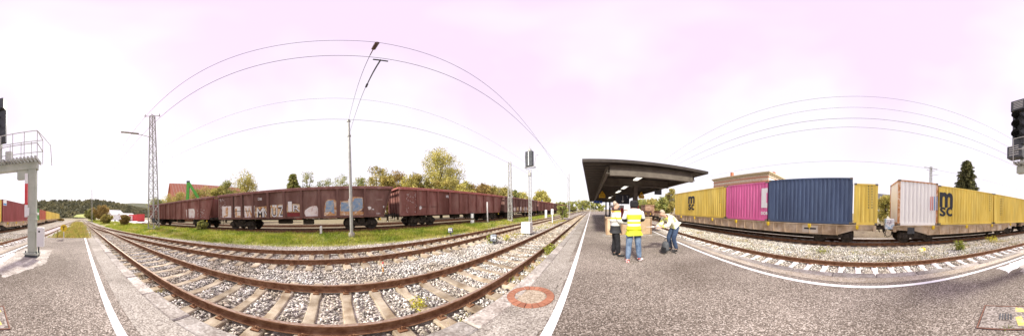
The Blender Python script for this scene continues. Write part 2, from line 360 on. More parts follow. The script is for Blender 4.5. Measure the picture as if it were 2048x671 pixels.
track('rusty track curving between the platform track and the grass verge', T2, Z2, (-27, 52), .62, SLEEP, (-2, 5))
T3 = [(x, 13.95) for x in np.arange(-36, 181, 6.0)]
track('track on the far side of the verge carrying the brown open wagons', T3, lambda x: .16, (-30, 40), .65, SLEEP)
T4 = smooth_path([(-140,2.7),(-110,1.6),(-80,-.9),(-34,-3.7),(-21.7,-4.15),(-10.4,-4.78),(-4.4,-5.2),(1.84,-5.66),(6.3,-6.0),(12,-6.5),(40,-9.0),(80,-12.2),(150,-17)], -120, 150, 2.0)
Z4 = lambda x: float(np.interp(x, [-110,-60,-20], [-.17,-.3,-.43]))
track('track with bright sleepers running past the container train side of the platform', T4, Z4, (-40.1, 36), .62, SLEEPW, (-2, 2))
T5 = smooth_path([(-130,-13.2),(-84,-12.1),(-45,-11.0),(-30,-10.55),(-20,-10.58),(-10,-10.99),(0,-11.42),(20,-12.28),(60,-14),(120,-16.6)], -130, 120, 2.0)
track('track underneath the container train', T5, lambda x: -.43, (-60, 50), .65, SLEEP)
track('siding track with rusty rails behind the brown open wagons', [(x, 19.2) for x in np.arange(-34, 121, 8.0)], lambda x: .14, (-18, 24), .65, SLEEP)
def y5(x): return float(np.interp(x, [p[0] for p in T5], [p[1] for p in T5]))
# crossover blades where the platform track and the container side track meet
SW = smooth_path([(-100,2.4),(-88,1.0),(-70,-1.0),(-55,-2.2),(-40,-2.6),(-26,-2.2)], -96, -30, 2.0)

# ---------------------------------------------------------------- ballast stones (nobody could count them)
OCT = np.array([(1,0,0),(-1,0,0),(0,1,0),(0,-1,0),(0,0,1),(0,0,-1)], float)
OF = np.array([(0,2,4),(2,1,4),(1,3,4),(3,0,4),(2,0,5),(1,2,5),(3,1,5),(0,3,5)])
def stones(name, x, y, z, size, mat):
    n = len(x); V = OCT[None]*(size[:,None,None]*RNG.uniform(.6,1.25,(n,6,1)))*RNG.uniform(.65,1.15,(n,1,3)) + RNG.normal(0,.16,(n,6,3))*size[:,None,None]
    a = RNG.uniform(0,2*np.pi,n); b = RNG.uniform(-.9,.9,n); ca, sa, cb, sb = np.cos(a), np.sin(a), np.cos(b), np.sin(b)
    X, Y, Zz = V[...,0].copy(), V[...,1].copy(), V[...,2].copy()
    Y2 = Y*cb[:,None]-Zz*sb[:,None]; Z2_ = Y*sb[:,None]+Zz*cb[:,None]
    V[...,0] = X*ca[:,None]-Y2*sa[:,None]+x[:,None]; V[...,1] = X*sa[:,None]+Y2*ca[:,None]+y[:,None]; V[...,2] = Z2_+z[:,None]
    F = (OF[None]+np.arange(n)[:,None,None]*6).reshape(-1,3)
    return tag(put(name, npmesh(name, V.reshape(-1,3), F, mat, 3)), kind='stuff')
def keep_off(x, y, path, zr, off, sp, xs0, hw=.155, hl=1.28):
    yc = np.interp(x, [p[0] for p in path], [p[1] for p in path]); d = np.abs(y-yc)
    ph = np.mod(x-xs0+sp/2, sp)-sp/2
    return ~((d < hl) & (np.abs(ph) < hw)) & (np.abs(d-.7535) > .095)
def scatter(n, x0, x1, y0f, y1f):
    x = RNG.uniform(x0,x1,n); t = RNG.uniform(0,1,n); a = y0f(x); b = y1f(x); return x, a+(b-a)*t
ge = lambda x: np.interp(x, [p[0] for p in GRASS_EDGE], [p[1] for p in GRASS_EDGE])
parts = []
for n, a, b, s0, s1 in ((80000,-8,8,.022,.044),(16000,-18,-8,.03,.05),(16000,8,20,.03,.055)):
    x, y = scatter(n, a, b, lambda x: np.full_like(x,1.4), lambda x: ge(x)+.35)
    k = keep_off(x,y,T1,0,0,.62,-58.1) & keep_off(x,y,T2,0,0,.62,-27.0); x, y = x[k], y[k]
    z = -.40 + RNG.uniform(-.035,.03,len(x)) + np.where((y>4.4)&(y<5.3),.03,0); parts.append((x,y,z,RNG.uniform(s0,s1,len(x))))
stones('ballast', *[np.concatenate(q) for q in zip(*parts)], stone_m)
parts = []
ps = lambda x: np.interp(x, [p[0] for p in PLAT_S], [p[1] for p in PLAT_S])
for n, a, b, s0, s1 in ((52000,-9,9,.022,.042),(9000,-20,-9,.035,.06),(9000,9,20,.035,.06)):
    x, y = scatter(n, a, b, lambda x: ps(x)-.02, lambda x: np.full_like(x,-10.0)-.043*x)
    k = keep_off(x,y,T4,0,0,.62,-40.1); x, y = x[k], y[k]
    parts.append((x,y,-.64+RNG.uniform(-.03,.035,len(x)) + np.clip(1-np.abs(y+7.6+.05*x)/.8,0,1)*.04,RNG.uniform(s0,s1,len(x))))
stones('ballast', *[np.concatenate(q) for q in zip(*parts)], stone_w)

# ---------------------------------------------------------------- grass and weeds
def blades(name, x, y, z, h, wdt, mat, lean=.5):
    n = len(x); a = RNG.uniform(0,2*np.pi,n); l = RNG.uniform(.1,lean,n)*h; b = RNG.uniform(0,2*np.pi,n)
    V = np.zeros((n,4,3)); dx, dy = np.cos(a)*wdt/2, np.sin(a)*wdt/2
    V[:,0] = np.stack([x-dx,y-dy,z],1); V[:,1] = np.stack([x+dx,y+dy,z],1)
    mx_, my_ = x+np.cos(b)*l*.35, y+np.sin(b)*l*.35
    V[:,2] = np.stack([mx_+dx*.8,my_+dy*.8,z+h*.6],1); V[:,3] = np.stack([x+np.cos(b)*l,y+np.sin(b)*l,z+h],1)
    F = (np.array([(0,1,2),(0,2,3)])[None]+np.arange(n)[:,None,None]*4).reshape(-1,3)
    return tag(put(name, npmesh(name, V.reshape(-1,3), F, mat, 3)), kind='stuff')
def clumpy(n, x0, x1, y0f, y1f, nc, sd):
    cx, cy = scatter(nc, x0, x1, y0f, y1f); i = RNG.integers(0,nc,n); return cx[i]+RNG.normal(0,sd,n), cy[i]+RNG.normal(0,sd,n), i
top = lambda x: np.full_like(x,12.25)
parts = []
for n, a, b, nc, wd in ((46000,-13,14,1500,.022),(16000,-34,-13,700,.045),(7000,14,45,420,.05),(6000,-90,-34,500,.12)):
    x, y, i = clumpy(n, a, b, lambda x: ge(x)+.15, top, nc, .22); hs = RNG.uniform(.08,.24,nc)[i]*RNG.uniform(.6,1.25,n)*(1.25 if b<14 else 1)
    k = (y < 12.6) & (y > ge(x)-.15); x, y, hs = x[k], y[k], hs[k]; hs = np.where(y<ge(x)+.5, hs*.5, hs)
    parts.append((x,y,verge_z(x,y)-.01,hs,np.full(len(x),wd)))
q = [np.concatenate(s) for s in zip(*parts)]
blades('grass', *q, grass_m)
parts = []
for n, a, b, y0, y1, nc, wd, sd, hh in ((2600,8.5,30,lambda x:np.full_like(x,4.4),lambda x:np.full_like(x,5.9),90,.03,.16,.2),
      (7000,-28,-11.6,lambda x:-2.4-.02*x*0,lambda x:np.full_like(x,1.0),420,.03,.25,.34),(2600,-60,-26,lambda x:np.full_like(x,-1.6),lambda x:np.full_like(x,1.1),200,.08,.4,.45),
      (9000,-14,14,lambda x:-6.9-.06*x,lambda x:-9.2-.05*x,260,.02,.22,.11),(900,3.5,12,lambda x:np.full_like(x,1.45),lambda x:np.full_like(x,1.9),30,.02,.1,.16),
      (1000,-12,3,lambda x:np.full_like(x,1.4),lambda x:np.full_like(x,1.8),28,.012,.07,.1),(700,-3,7,lambda x:np.full_like(x,9.0),lambda x:np.full_like(x,9.5),40,.02,.1,.15),(3500,6,34,lambda x:np.full_like(x,8.6),lambda x:np.full_like(x,9.6),60,.035,.2,.2)):
    x, y, i = clumpy(n, a, b, y0, y1, nc, sd); z0 = -.66 if b == 14 else (-.48 if a > -13 else -.52)
    parts.append((x,y,np.full(len(x),z0),RNG.uniform(.4,1.2,n)*hh+(.05 if z0>-.6 else 0),np.full(len(x),wd)))
blades('weeds', *[np.concatenate(s) for s in zip(*parts)], drygrass_m)
# ================================================================== lettering
def text_mesh(s, size, mat, bold=0.0, extrude=.003, squash=1.0):
    cu = bpy.data.curves.new('lettering', 'FONT'); cu.body = s; cu.size = size; cu.offset = bold; cu.extrude = extrude; cu.align_x = 'CENTER'; cu.align_y = 'CENTER'
    cu.resolution_u = 3
    ob = bpy.data.objects.new('lettering_source', cu); COL.objects.link(ob)
    dg = bpy.context.evaluated_depsgraph_get(); me = bpy.data.meshes.new_from_object(ob.evaluated_get(dg))
    bpy.data.objects.remove(ob); bpy.data.curves.remove(cu); me.materials.clear(); me.materials.append(mat)
    if squash != 1:
        for v in me.vertices: v.co.x *= squash
    return me
FACE_N = Matrix(((-1,0,0),(0,0,1),(0,1,0)))     # reads from +Y
FACE_S = Matrix(((1,0,0),(0,0,-1),(0,1,0)))     # reads from -Y
FACE_W = Matrix(((0,0,-1),(-1,0,0),(0,1,0)))    # reads from -X
def letter(s, size, mat, parent, loc, face, bold=0.0, squash=1.0, name='lettering'):
    o = put(name, text_mesh(s, size, mat, bold, squash=squash), parent); o.matrix_local = Matrix.Translation(loc) @ face.to_4x4(); return o

# ================================================================== brown open wagons
wag_a = M('wagon_plum_paint', (.14,.066,.054), (.195,.1,.084), 1.1, .75, .15, 20, c3=(.27,.165,.14), stain=.25, stainscale=.5, stretch=(1,1,.35))
wag_b = M('wagon_red_paint', (.175,.066,.053), (.25,.105,.088), 1.1, .75, .15, 20, c3=(.32,.175,.15), stain=.25, stainscale=.5, stretch=(1,1,.35))
wag_top = M('wagon_worn_top', (.2,.085,.075), (.3,.15,.135), 3, .8, c3=(.5,.36,.33), stretch=(1,1,1), pos=(.35,.6,.78))
wag_top2 = M('wagon_worn_red_top', (.36,.1,.085), (.44,.17,.15), 3, .8, c3=(.5,.3,.28), pos=(.35,.6,.78))
wheel_m = M('wheel_steel', (.035,.028,.024), (.07,.055,.045), 5, .7)
chalk = M('chalk_white', (.75,.72,.72), (.88,.86,.86), 8, .9)
g_white = M('graffiti_white', (.5,.3,.28), (.8,.7,.68), 2.6, .8, c3=(.88,.84,.82), pos=(.28,.42,.6), detail=7, world=True)
g_orange = M('graffiti_orange', (.42,.2,.07), (.66,.45,.26), 4, .8, c3=(.85,.76,.62), detail=6, world=True)
g_blue = M('graffiti_blue', (.22,.33,.5), (.36,.44,.54), 5, .8, c3=(.68,.5,.22), pos=(.4,.58,.72), detail=7, world=True)
g_rust = M('graffiti_base', (.5,.22,.08), (.62,.36,.18), 5, .8, c3=(.8,.7,.6), detail=7, world=True)
placard_red = M('red_placard', (.55,.03,.03), (.65,.06,.05), 5, .7)
yellow_m = M('yellow_paint', (.75,.52,.03), (.85,.62,.06), 5, .6)
rx = random.Random(3)
def bogie(parent, x, half=.9, wr=.46, fy=1.02):
    b = MB()
    for s in (-1,1):
        b.prism([(-1.35,.52),(-1.2,.72),(-.5,.74),(-.3,.5),(.3,.5),(.5,.74),(1.2,.72),(1.35,.52),(1.3,.36),(.65,.4),(.35,.28),(-.35,.28),(-.65,.4),(-1.3,.36)], s*fy-.05, s*fy+.05)
        for k in (-1,1):
            b.box(k*half-.15,k*half+.15,s*fy-.16,s*fy+.14,.36,.62); b.tube([(k*half+.28,s*fy,.4),(k*half+.28,s*fy,.68)],.075,8); b.tube([(k*half-.28,s*fy,.4),(k*half-.28,s*fy,.68)],.075,8)
        b.box(-.28,.28,s*fy-.12,s*fy+.12,.5,.86)
    b.box(-.3,.3,-.95,.95,.55,.9)
    fr = b.build('bogie', underframe, parent, loc=(x,0,0))
    for k in (-1,1):
        w_ = MB()
        for s in (-1,1):
            w_.tube([(0,s*.70,wr),(0,s*.835,wr)], wr, 20); w_.tube([(0,s*.68,wr),(0,s*.705,wr)], wr+.025, 20)
            w_.tube([(0,s*.835,wr),(0,s*.95,wr)], .13, 10)
        w_.tube([(0,-.7,wr),(0,.7,wr)], .08, 8)
        w_.build('wheelset', wheel_m, fr, loc=(k*half,0,0))
    return fr
def buffers(parent, x, z=1.05):
    for e in (-1,1):
        for s in (-1,1):
            b = MB(); b.tube([(0,0,0),(e*.3,0,0)], .1, 10); b.tube([(e*.3,0,0),(e*.48,0,0)], .075, 10); b.tube([(e*.48,0,0),(e*.52,0,0)], .22, 14)
            b.build('buffer', underframe, parent, loc=(e*x, s*.875, z))
        b = MB(); b.beam((0,0,0),(e*.3,0,-.05),.08,.12); b.beam((e*.3,0,-.05),(e*.42,0,-.35),.05,.07); b.build('coupling_hook', underframe, parent, loc=(e*x,0,z))
RIBS = [-5.95,-4.9,-3.75,-2.3,-.88,.53,1.95,3.37,5.5]
SIDE = [(-7.62,1.12),(6.95,1.12),(7.05,1.5),(7.78,3.3),(-7.62,3.3)]
def open_wagon(xc, label, body, topm):
    t = empty('open_wagon', (xc,13.95,.16), 0, label, 'wagon', 'open freight wagons along the verge')
    for s in (-1,1):
        MB().prism(SIDE, s*1.36-.02, s*1.36+.02).build('side_panel', body, t)
        b = MB(); b.box(-7.7,7.05,s*1.39-.06,s*1.39+.06,.98,1.16); b.build('side_sill', body, t)
        b = MB(); b.cbox(-7.75,7.85,s*1.41-.1,s*1.41+.1,3.2,3.42,.03); b.build('top_chord', topm, t)
        rm = MB(); rm.prism([(-.13,1.0),(.13,1.0),(.095,1.5),(.095,3.21),(-.095,3.21),(-.095,1.5)], -.075, .075); rm = rm.mesh('rib', body)
        for x in RIBS: put('rib', rm, t, (x, s*1.42, 0))
        # slanting end stanchion, door posts and grab irons
        MB().beam((7.0,s*1.41,1.2),(7.72,s*1.41,3.27),.09,.1).build('end_stanchion', body, t); MB().beam((-7.66,s*1.41,1.1),(-7.66,s*1.41,3.27),.09,.1).build('end_stanchion', body, t)
        b = MB()
        for x0 in (-5.95,-4.9): b.box(x0+.12,x0+.16,s*1.40-.01,s*1.40+.02,1.2,3.2); b.tube([(x0+.3,s*1.41,1.75),(x0+.9,s*1.41,1.75)],.018,5)
        b.build('door_gear', underframe, t)
        for xa, xb in ((-7.5,-7.1),(-5.2,-4.6)):
            b = MB()
            for z in (.45,.75): b.box(xa,xb,s*1.39-.035,s*1.39+.05,z,z+.03)
            for x in (xa,xb): b.beam((x,s*1.39,.45),(x,s*1.39,1.05),.03,.03)
            b.build('step', underframe, t)
    for x, n in ((-7.62,'a'),(7.1,'b')):
        b = MB(); b.box(x-.02,x+.02,-1.36,1.36,1.12,3.28)
        for y in (-.95,-.32,.32,.95): b.box(x-.08 if x<0 else x+.02,x-.02 if x<0 else x+.08,y-.05,y+.05,1.1,3.28)
        b.build('end_wall', body, t)
    MB().cbox(-7.83,-7.66,-1.46,1.46,3.265,3.395,.01).build('top_chord', topm, t); MB().cbox(7.7,7.87,-1.46,1.46,3.265,3.395,.01).build('top_chord', topm, t)
    b = MB(); b.box(-7.6,7.1,-1.33,1.33,1.16,1.22); b.build('floor', underframe, t)
    b = MB(); b.box(-7.5,7.0,-.3,.3,.85,1.15); b.box(-7.72,-7.5,-1.3,1.3,.9,1.16); b.box(7.05,7.3,-1.3,1.3,.9,1.16); b.box(.6,1.4,-1.1,-.4,.5,.98); b.tube([(-1.6,-.7,.75),(-.4,-.7,.75)],.2,10); b.build('underframe', underframe, t)
    bogie(t,-5.2); bogie(t,5.25); buffers(t,7.45)
    b = MB(); b.box(0,.16,-.02,.02,0,.16); b.build('end_lamp_iron', yellow_m, t, loc=(6.6,-1.42,.72))
    return t
def atY(x, y, Y): d = dirpx(x, y); k = Y/d.y; return Vector((d.x*k, Y, CZ+d.z*k))
def wpatch(w_, outline, mat, jit=.03, name='graffiti', dy=0):
    pts = [atY(x,y,12.575) for x,y in outline]; o = w_.location; poly = []
    n = len(pts)
    for i in range(n):
        a, b = pts[i], pts[(i+1)%n]; m = max(1, int((b-a).length/.18))
        for k in range(m):
            p = a.lerp(b, k/m); poly.append((p.x-o.x+rx.uniform(-jit,jit), p.z-o.z+rx.uniform(-jit,jit)))
    return MB().prism(poly, -1.386-dy, -1.381-dy).build(name, mat, w_)
def wletter(w_, s, x0, y0, x1, y1, mat, bold=.03, dy=.004):
    if len(s) > 1:
        q = (x1-x0)/len(s)
        for i, ch in enumerate(s):
            if ch != ' ': wletter(w_, ch, x0+q*(i+.04), y0, x0+q*(i+.96), y1, mat, bold, dy)
        return
    if s == 'Ü':
        for f in (.12,.58): wletter(w_, 'I', x0+(x1-x0)*f, y0, x0+(x1-x0)*(f+.3), y0+(y1-y0)*.16, mat, bold, dy)
        s = 'U'; y0 += (y1-y0)*.25
    a, b = atY(x0,y1,12.575), atY(x1,y0,12.575); me = text_mesh(s, 1.0, mat, bold); 
    lo = [min(v.co[i] for v in me.vertices) for i in range(2)]; hi = [max(v.co[i] for v in me.vertices) for i in range(2)]
    for v in me.vertices:
        v.co.x = (v.co.x-(lo[0]+hi[0])/2)*(b.x-a.x)/(hi[0]-lo[0]); v.co.y = (v.co.y-(lo[1]+hi[1])/2)*(b.z-a.z)/(hi[1]-lo[1])
    o = put('lettering', me, w_); c = (a+b)/2-w_.location; o.matrix_local = Matrix.Translation((c.x,-1.388-dy,c.z)) @ FACE_S.to_4x4()
PITCH = 16.1
w1 = open_wagon(-3.15, 'plum open wagon covered in white, orange and blue graffiti panels', wag_a, wag_top)
w0 = open_wagon(-3.15-PITCH, 'red open wagon with one white graffiti blob, behind the lattice floodlight mast', wag_b, wag_top)
w2 = open_wagon(-3.15+PITCH, 'red-brown open wagon with chalk scribbles, worn bright red top edge', wag_b, wag_top2)
w3 = open_wagon(-3.15+2*PITCH, 'brown open wagon behind the tall signal, pale graffiti along its lower side', wag_a, wag_top)
ORD = ['','','','second','third','fourth','fifth','sixth','seventh','eighth']
for i in range(3, 10):
    c = copy_tree(w2 if i % 2 else w3); c.location.x = -3.15+i*PITCH; c['label'] = 'brown open wagon, %s in the receding line counted from the tall signal' % ORD[i]; c['group'] = 'receding open wagons'
# graffiti of the plum wagon
wpatch(w1, [(444,412),(467,411.5),(467.5,438),(445,438.5)], g_white); wpatch(w1, [(470,413),(484,412),(484.5,437),(470.5,437.5)], g_white)
wpatch(w1, [(489,412),(509,411.5),(509,437),(489.5,437.5)], g_white); wpatch(w1, [(511,414),(536.5,411),(536.5,437),(511,437.5)], g_orange)
wpatch(w1, [(541,411),(569,408),(569,436),(541,437)], g_orange); wpatch(w1, [(574,408),(602,407),(602.5,424),(574,424)], g_orange)
wpatch(w1, [(609,420),(620,413),(634,411),(638,424),(638.5,437),(612,438)], g_white, .06)
wpatch(w1, [(647.5,436.5),(651,402),(655,398.5),(668,398),(673.5,403),(674.5,436.5)], g_rust); wpatch(w1, [(650,424),(652.5,402),(667,399.5),(669,427),(661,422)], g_blue, dy=.006)
wpatch(w1, [(680,435.5),(680,402),(704,401),(704,394),(726.5,394),(727,416),(720,422),(730,424),(730.5,434)], g_rust); wpatch(w1, [(681.5,422),(682,404),(706,403),(709,396),(725,396),(725,415),(716,422)], g_blue, dy=.006)
wpatch(w1, [(574.5,425),(602.5,425),(602.5,437),(574.5,437)], M('dark_red_panel',(.2,.03,.03),(.27,.05,.05),4,.7), .004)
wpatch(w1, [(592.5,434),(604,434),(604,437.8),(592.5,437.8)], placard_red, .003, dy=.004)
dark_line = M('graffiti_outline', (.05,.045,.06), (.1,.08,.1), 6, .8)
for s, q in (('M',(514,415,527,435)),('N',(527,414,536,435)),('Ü',(543,409,555,434)),('Z',(556,410,568,434)),('I',(576,402,584,423)),('R',(586,409,600,423))):
    wletter(w1, s, *q, dark_line, .06); 
for s, q in (('M',(514.4,415.5,526.6,434.5)),('N',(527.4,414.5,535.6,434.5)),('Ü',(543.4,409.5,554.6,433.5)),('Z',(556.4,410.5,567.6,433.5)),('I',(576.4,402.5,583.6,422.5)),('R',(586.4,409.5,599.6,422.5))):
    wletter(w1, s, *q, chalk, .0, .009)
for s, q in (('J',(447,415,456,434)),('L',(471,416,481,434)),('W',(491,415,507,434))): wletter(w1, s, *q, g_rust, .02)
wletter(w1, 'DB', 516,395,524,400, chalk, 0); wletter(w1, '2 31', 737,417,748,419, chalk, 0); wletter(w1, 'DH', 753,425,760,428, chalk, 0)
wpatch(w1, [(736,413),(740,411.5),(743,415),(741,419),(737,418.5)], g_white, .03); wpatch(w1, [(752,397),(765,397),(765,400),(752,400)], M('faded_panel',(.24,.15,.12),(.3,.2,.17),5,.8), .005)
wpatch(w1, [(766,411.5),(768.5,411.5),(767.5,416)], chalk, .02)
for i in range(46):
    a = rx.uniform(438,450); b = rx.uniform(396,434); wpatch(w1, [(a,b),(a+rx.uniform(.6,1.6),b+rx.uniform(-.5,.5)),(a+rx.uniform(.4,1.4),b+rx.uniform(.6,1.6))], chalk, .01, 'chalk_mark')
wpatch(w0, [(372,419),(378,417),(388,417),(390,428),(389,438),(374,438)], g_white, .06)
for i in range(40):
    a = rx.uniform(392,408); b = rx.uniform(417,437); wpatch(w0, [(a,b),(a+rx.uniform(.6,1.8),b+rx.uniform(-.5,.5)),(a+rx.uniform(.4,1.4),b+rx.uniform(.6,1.6))], chalk, .01, 'chalk_mark')
for i in range(42):
    a = rx.choice([rx.uniform(810,826), rx.uniform(811,817), rx.uniform(828,833)]); b = rx.uniform(384,428); wpatch(w2, [(a,b),(a+rx.uniform(.6,2.2),b+rx.uniform(-.4,.4)),(a+rx.uniform(.4,1.8),b+rx.uniform(.6,1.6))], chalk, .01, 'chalk_mark')
wpatch(w2, [(838,413),(842,411),(844,415),(842,419),(838,418)], chalk, .03); wletter(w2, 'HL', 892,390,899,395, chalk, .01)
for i in range(7):
    a = 1027+i*5.5; wpatch(w3, [(a,414),(a+4.4,413.5),(a+4.4,424),(a,424.5)], g_orange if i%2 else g_white, .04)

# ================================================================== container train
SL = math.atan(-.043)
def face_at(x, y=430):
    d = dirpx(x, y); k = -10.2/(d.y+.043*d.x); return Vector((d.x*k, d.y*k, CZ+d.z*k))
def facex(x): return face_at(x).x
def cmat(name, c, c2, rough=.55): return M(name, c, c2, 2.2, rough, .08, 12, detail=8, stretch=(1,1,.22), stain=.16, stainscale=.9, objrand=.05)
c_yel = cmat('container_yellow', (.82,.6,.11), (.88,.69,.18)); c_pink = cmat('container_pink', (.76,.15,.38), (.84,.22,.46)); c_blue = cmat('container_blue', (.075,.11,.2), (.1,.145,.245))
c_white = M('container_white', (.88,.87,.86), (.93,.92,.91), 2.2, .55, c3=(.93,.92,.91), stretch=(1,1,.22)); c_mar = cmat('container_maroon', (.3,.075,.075), (.38,.11,.11)); c_green = cmat('container_green', (.12,.34,.1), (.2,.44,.16)); c_orange = cmat('container_orange_red', (.5,.13,.08), (.58,.18,.12))
c_rusty = M('container_rusty_post', (.4,.15,.05), (.6,.3,.14), 5, .8, c3=(.75,.6,.5)); navy_ink = M('navy_ink', (.025,.028,.045), (.04,.045,.06), 6, .6); casting_m = M('casting', (.12,.1,.08), (.24,.2,.15), 8, .7)
def corrug(L_, z0, z1, y, s):
    pr = [(0,0)]; x = .06
    while x < L_-.3:
        pr += [(x,0),(x+.04,-.036),(x+.13,-.036),(x+.17,0),(x+.26,0)]; x += .278
    pr += [(L_,0)]; mb = MB()
    for p, d in pr: mb.v += [(p-L_/2, y+s*d, z0),(p-L_/2, y+s*d, z1)]
    for i in range(len(pr)-1):
        mb.f.append((2*i,2*i+1,2*i+3,2*i+2) if s>0 else (2*i,2*i+2,2*i+3,2*i+1)); mb.m.append(0)
    return mb
def container(xa, xb, label, mat, z0=.82, h=2.88, post=None, group=None, extra=None):
    xc, L_ = (xa+xb)/2, abs(xb-xa)/math.cos(SL)-.05; a = math.atan2(y5(xc+2)-y5(xc-2),4)
    t = empty('shipping_container', (xc, y5(xc), z0), a, label, 'container', group); hw = 1.219; pm = post or mat
    for s in (1,-1): corrug(L_-.2, .16, h-.1, s*(hw-.012), s).build('corrugated_side', mat, t)
    for e in (-1,1):
        mb = corrug(2*hw-.22, .16, h-.1, 0, -e); o = mb.build('corrugated_end', mat, t, loc=(e*(L_/2-.04),0,0), rz=math.pi/2)
        for s in (1,-1):
            b = MB(); b.box(-.07,.07,-.07,.07,.12,h-.12); b.build('corner_post', pm, t, loc=(e*(L_/2-.07), s*(hw-.07), 0))
            for z in (0,h-.118):
                b = MB(); b.cbox(-.09,.09,-.082,.082,0,.118,.008); b.build('corner_casting', casting_m, t, loc=(e*(L_/2-.085), s*(hw-.078), z))
    for s in (1,-1):
        b = MB(); b.box(-L_/2+.18,L_/2-.18,s*(hw-.03)-.03,s*(hw-.03)+.03,.0,.165); b.build('bottom_rail', mat, t)
        b = MB(); b.box(-L_/2+.18,L_/2-.18,s*(hw-.03)-.03,s*(hw-.03)+.03,h-.105,h-.02); b.build('top_rail', pm if post else mat, t)
    for e in (-1,1):
        MB().box(e*(L_/2-.06)-.05,e*(L_/2-.06)+.05,-hw+.16,hw-.16,h-.12,h-.02).build('end_rail', pm, t); MB().box(e*(L_/2-.06)-.05,e*(L_/2-.06)+.05,-hw+.16,hw-.16,.02,.17).build('end_rail', pm, t)
    MB().box(-L_/2+.1,L_/2-.1,-hw+.06,hw-.06,h-.06,h-.03).build('roof_sheet', mat, t); MB().box(-L_/2+.1,L_/2-.1,-hw+.06,hw-.06,.05,.1).build('floor', underframe, t)
    t['L'] = L_; return t
def cletter(t, s, x0, y0, x1, y1, mat, bold=.02, proud=.004, name='lettering'):
    if len(s) > 1:
        w_ = (x1-x0)/len(s)
        for i, ch in enumerate(s): cletter(t, ch, x0+w_*(i+.03), y0, x0+w_*(i+.97), y1, mat, bold, proud, name)
        return
    a, b = face_at(x0,y1), face_at(x1,y0); me = text_mesh(s, 1.0, mat, bold)
    lo = [min(v.co[i] for v in me.vertices) for i in range(2)]; hi = [max(v.co[i] for v in me.vertices) for i in range(2)]
    for v in me.vertices:
        v.co.x = (v.co.x-(lo[0]+hi[0])/2)*abs(b.x-a.x)/(hi[0]-lo[0]); v.co.y = (v.co.y-(lo[1]+hi[1])/2)*(b.z-a.z)/(hi[1]-lo[1])
    c = (a+b)/2; o = put(name, me, t); inv = Matrix.Rotation(-t.rotation_euler.z,4,'Z') @ Matrix.Translation(-t.location)
    p = inv @ c; o.matrix_local = Matrix.Translation((p.x, 1.219+proud, p.z)) @ FACE_N.to_4x4(); return o
def marks(t, xs, y0, y1, mat, n=9, name='stencil_mark'):
    for x in xs:
        for i in range(n):
            y = y0+(y1-y0)*i/n; p = face_at(x,y); inv = Matrix.Rotation(-t.rotation_euler.z,4,'Z') @ Matrix.Translation(-t.location); p = inv @ p
            MB().box(p.x-.03,p.x+.03,1.2195,1.2225,p.z-.04,p.z+.04).build(name, mat, t)
F_ = facex
k1 = container(F_(1451), F_(1350), 'yellow container with dark letters next to the pink container', c_yel)
k2 = container(F_(1535.5), F_(1452.5), 'pink container with part of a white square letter', c_pink)
k3 = container(F_(1706.5), F_(1537), 'dark blue container between the pink and a short yellow one', c_blue, h=2.96)
k4 = container(F_(1757.5), F_(1708), 'short plain yellow container beside the blue one, above the wagon coupling', c_yel, h=2.62, z0=.8)
k5 = container(F_(1877), F_(1796.5), 'white container with rusty orange corner post and red-blue stripes', c_white, h=3.02, post=c_rusty, z0=.8)
k6 = container(F_(1987), F_(1878), 'yellow container with dark letters next to the white container', c_yel)
k7 = container(F_(2052), F_(1988.5), 'yellow container with stencilled codes between lettered yellow and maroon ones', c_yel)
k8 = container(F_(2048+63), F_(2054), 'maroon container with small white and blue badge', c_mar, h=2.95)
cletter(k1, 'm', 1376.5,391,1389.5,407, navy_ink, .035); cletter(k1, 'sc', 1376.5,407.5,1388.5,419.5, navy_ink, .018)
marks(k1, (1356,1359), 388,420, navy_ink, 10); marks(k1, (1440,), 376,408, navy_ink, 8); marks(k1, (1442.5,), 400,425, M('caution_yellow',(.85,.7,.02)), 3, 'caution_sticker')
wht = M('white_ink', (.84,.84,.84), (.88,.88,.88), 5, .6)
inv = Matrix.Rotation(-k2.rotation_euler.z,4,'Z') @ Matrix.Translation(-k2.location)
a, b = inv @ face_at(1522.5,415), inv @ face_at(1535.2,375.5)
bw = .42; mb = MB(); mb.box(b.x,a.x,1.220,1.224,a.z,a.z+bw*.85); mb.box(b.x,a.x,1.220,1.224,b.z-bw*.85,b.z); mb.box(a.x-bw,a.x,1.220,1.224,a.z+bw*.85,b.z-bw*.85); mb.build('lettering', wht, k2)
cletter(k2, 'oce', 1521.5,422.5,1535,429, wht, .03)
cletter(k6, 'm', 1878.8,386,1906,414, navy_ink, .035); cletter(k6, 'sc', 1878.8,414,1905,432, navy_ink, .018)
marks(k6, (1980,), 388,425, navy_ink, 8); marks(k6, (1982,), 402,432, MATS['caution_yellow'], 3, 'caution_sticker'); marks(k7, (2001,2004), 398,432, navy_ink, 10); marks(k4, (1737,1744), 372,420, navy_ink, 9)
red_ink = M('red_ink',(.6,.08,.07)); blue_ink = M('blue_ink',(.1,.3,.6))
for x, m_ in ((1860.5,red_ink),(1864.5,red_ink),(1868,blue_ink),(1873,blue_ink)): cletter(k5, 'I', x,392.5,x+2,420, m_, .0, name='stripe')
inv = Matrix.Rotation(-k8.rotation_euler.z,4,'Z') @ Matrix.Translation(-k8.location)
p = inv @ face_at(2048+10.5,406); MB().box(p.x-.5,p.x+.5,1.2205,1.2235,p.z-.3,p.z+.42).build('badge', wht, k8); MB().box(p.x-.44,p.x+.44,1.2245,1.2275,p.z-.24,p.z-.02).build('badge_stripe', blue_ink, k8)
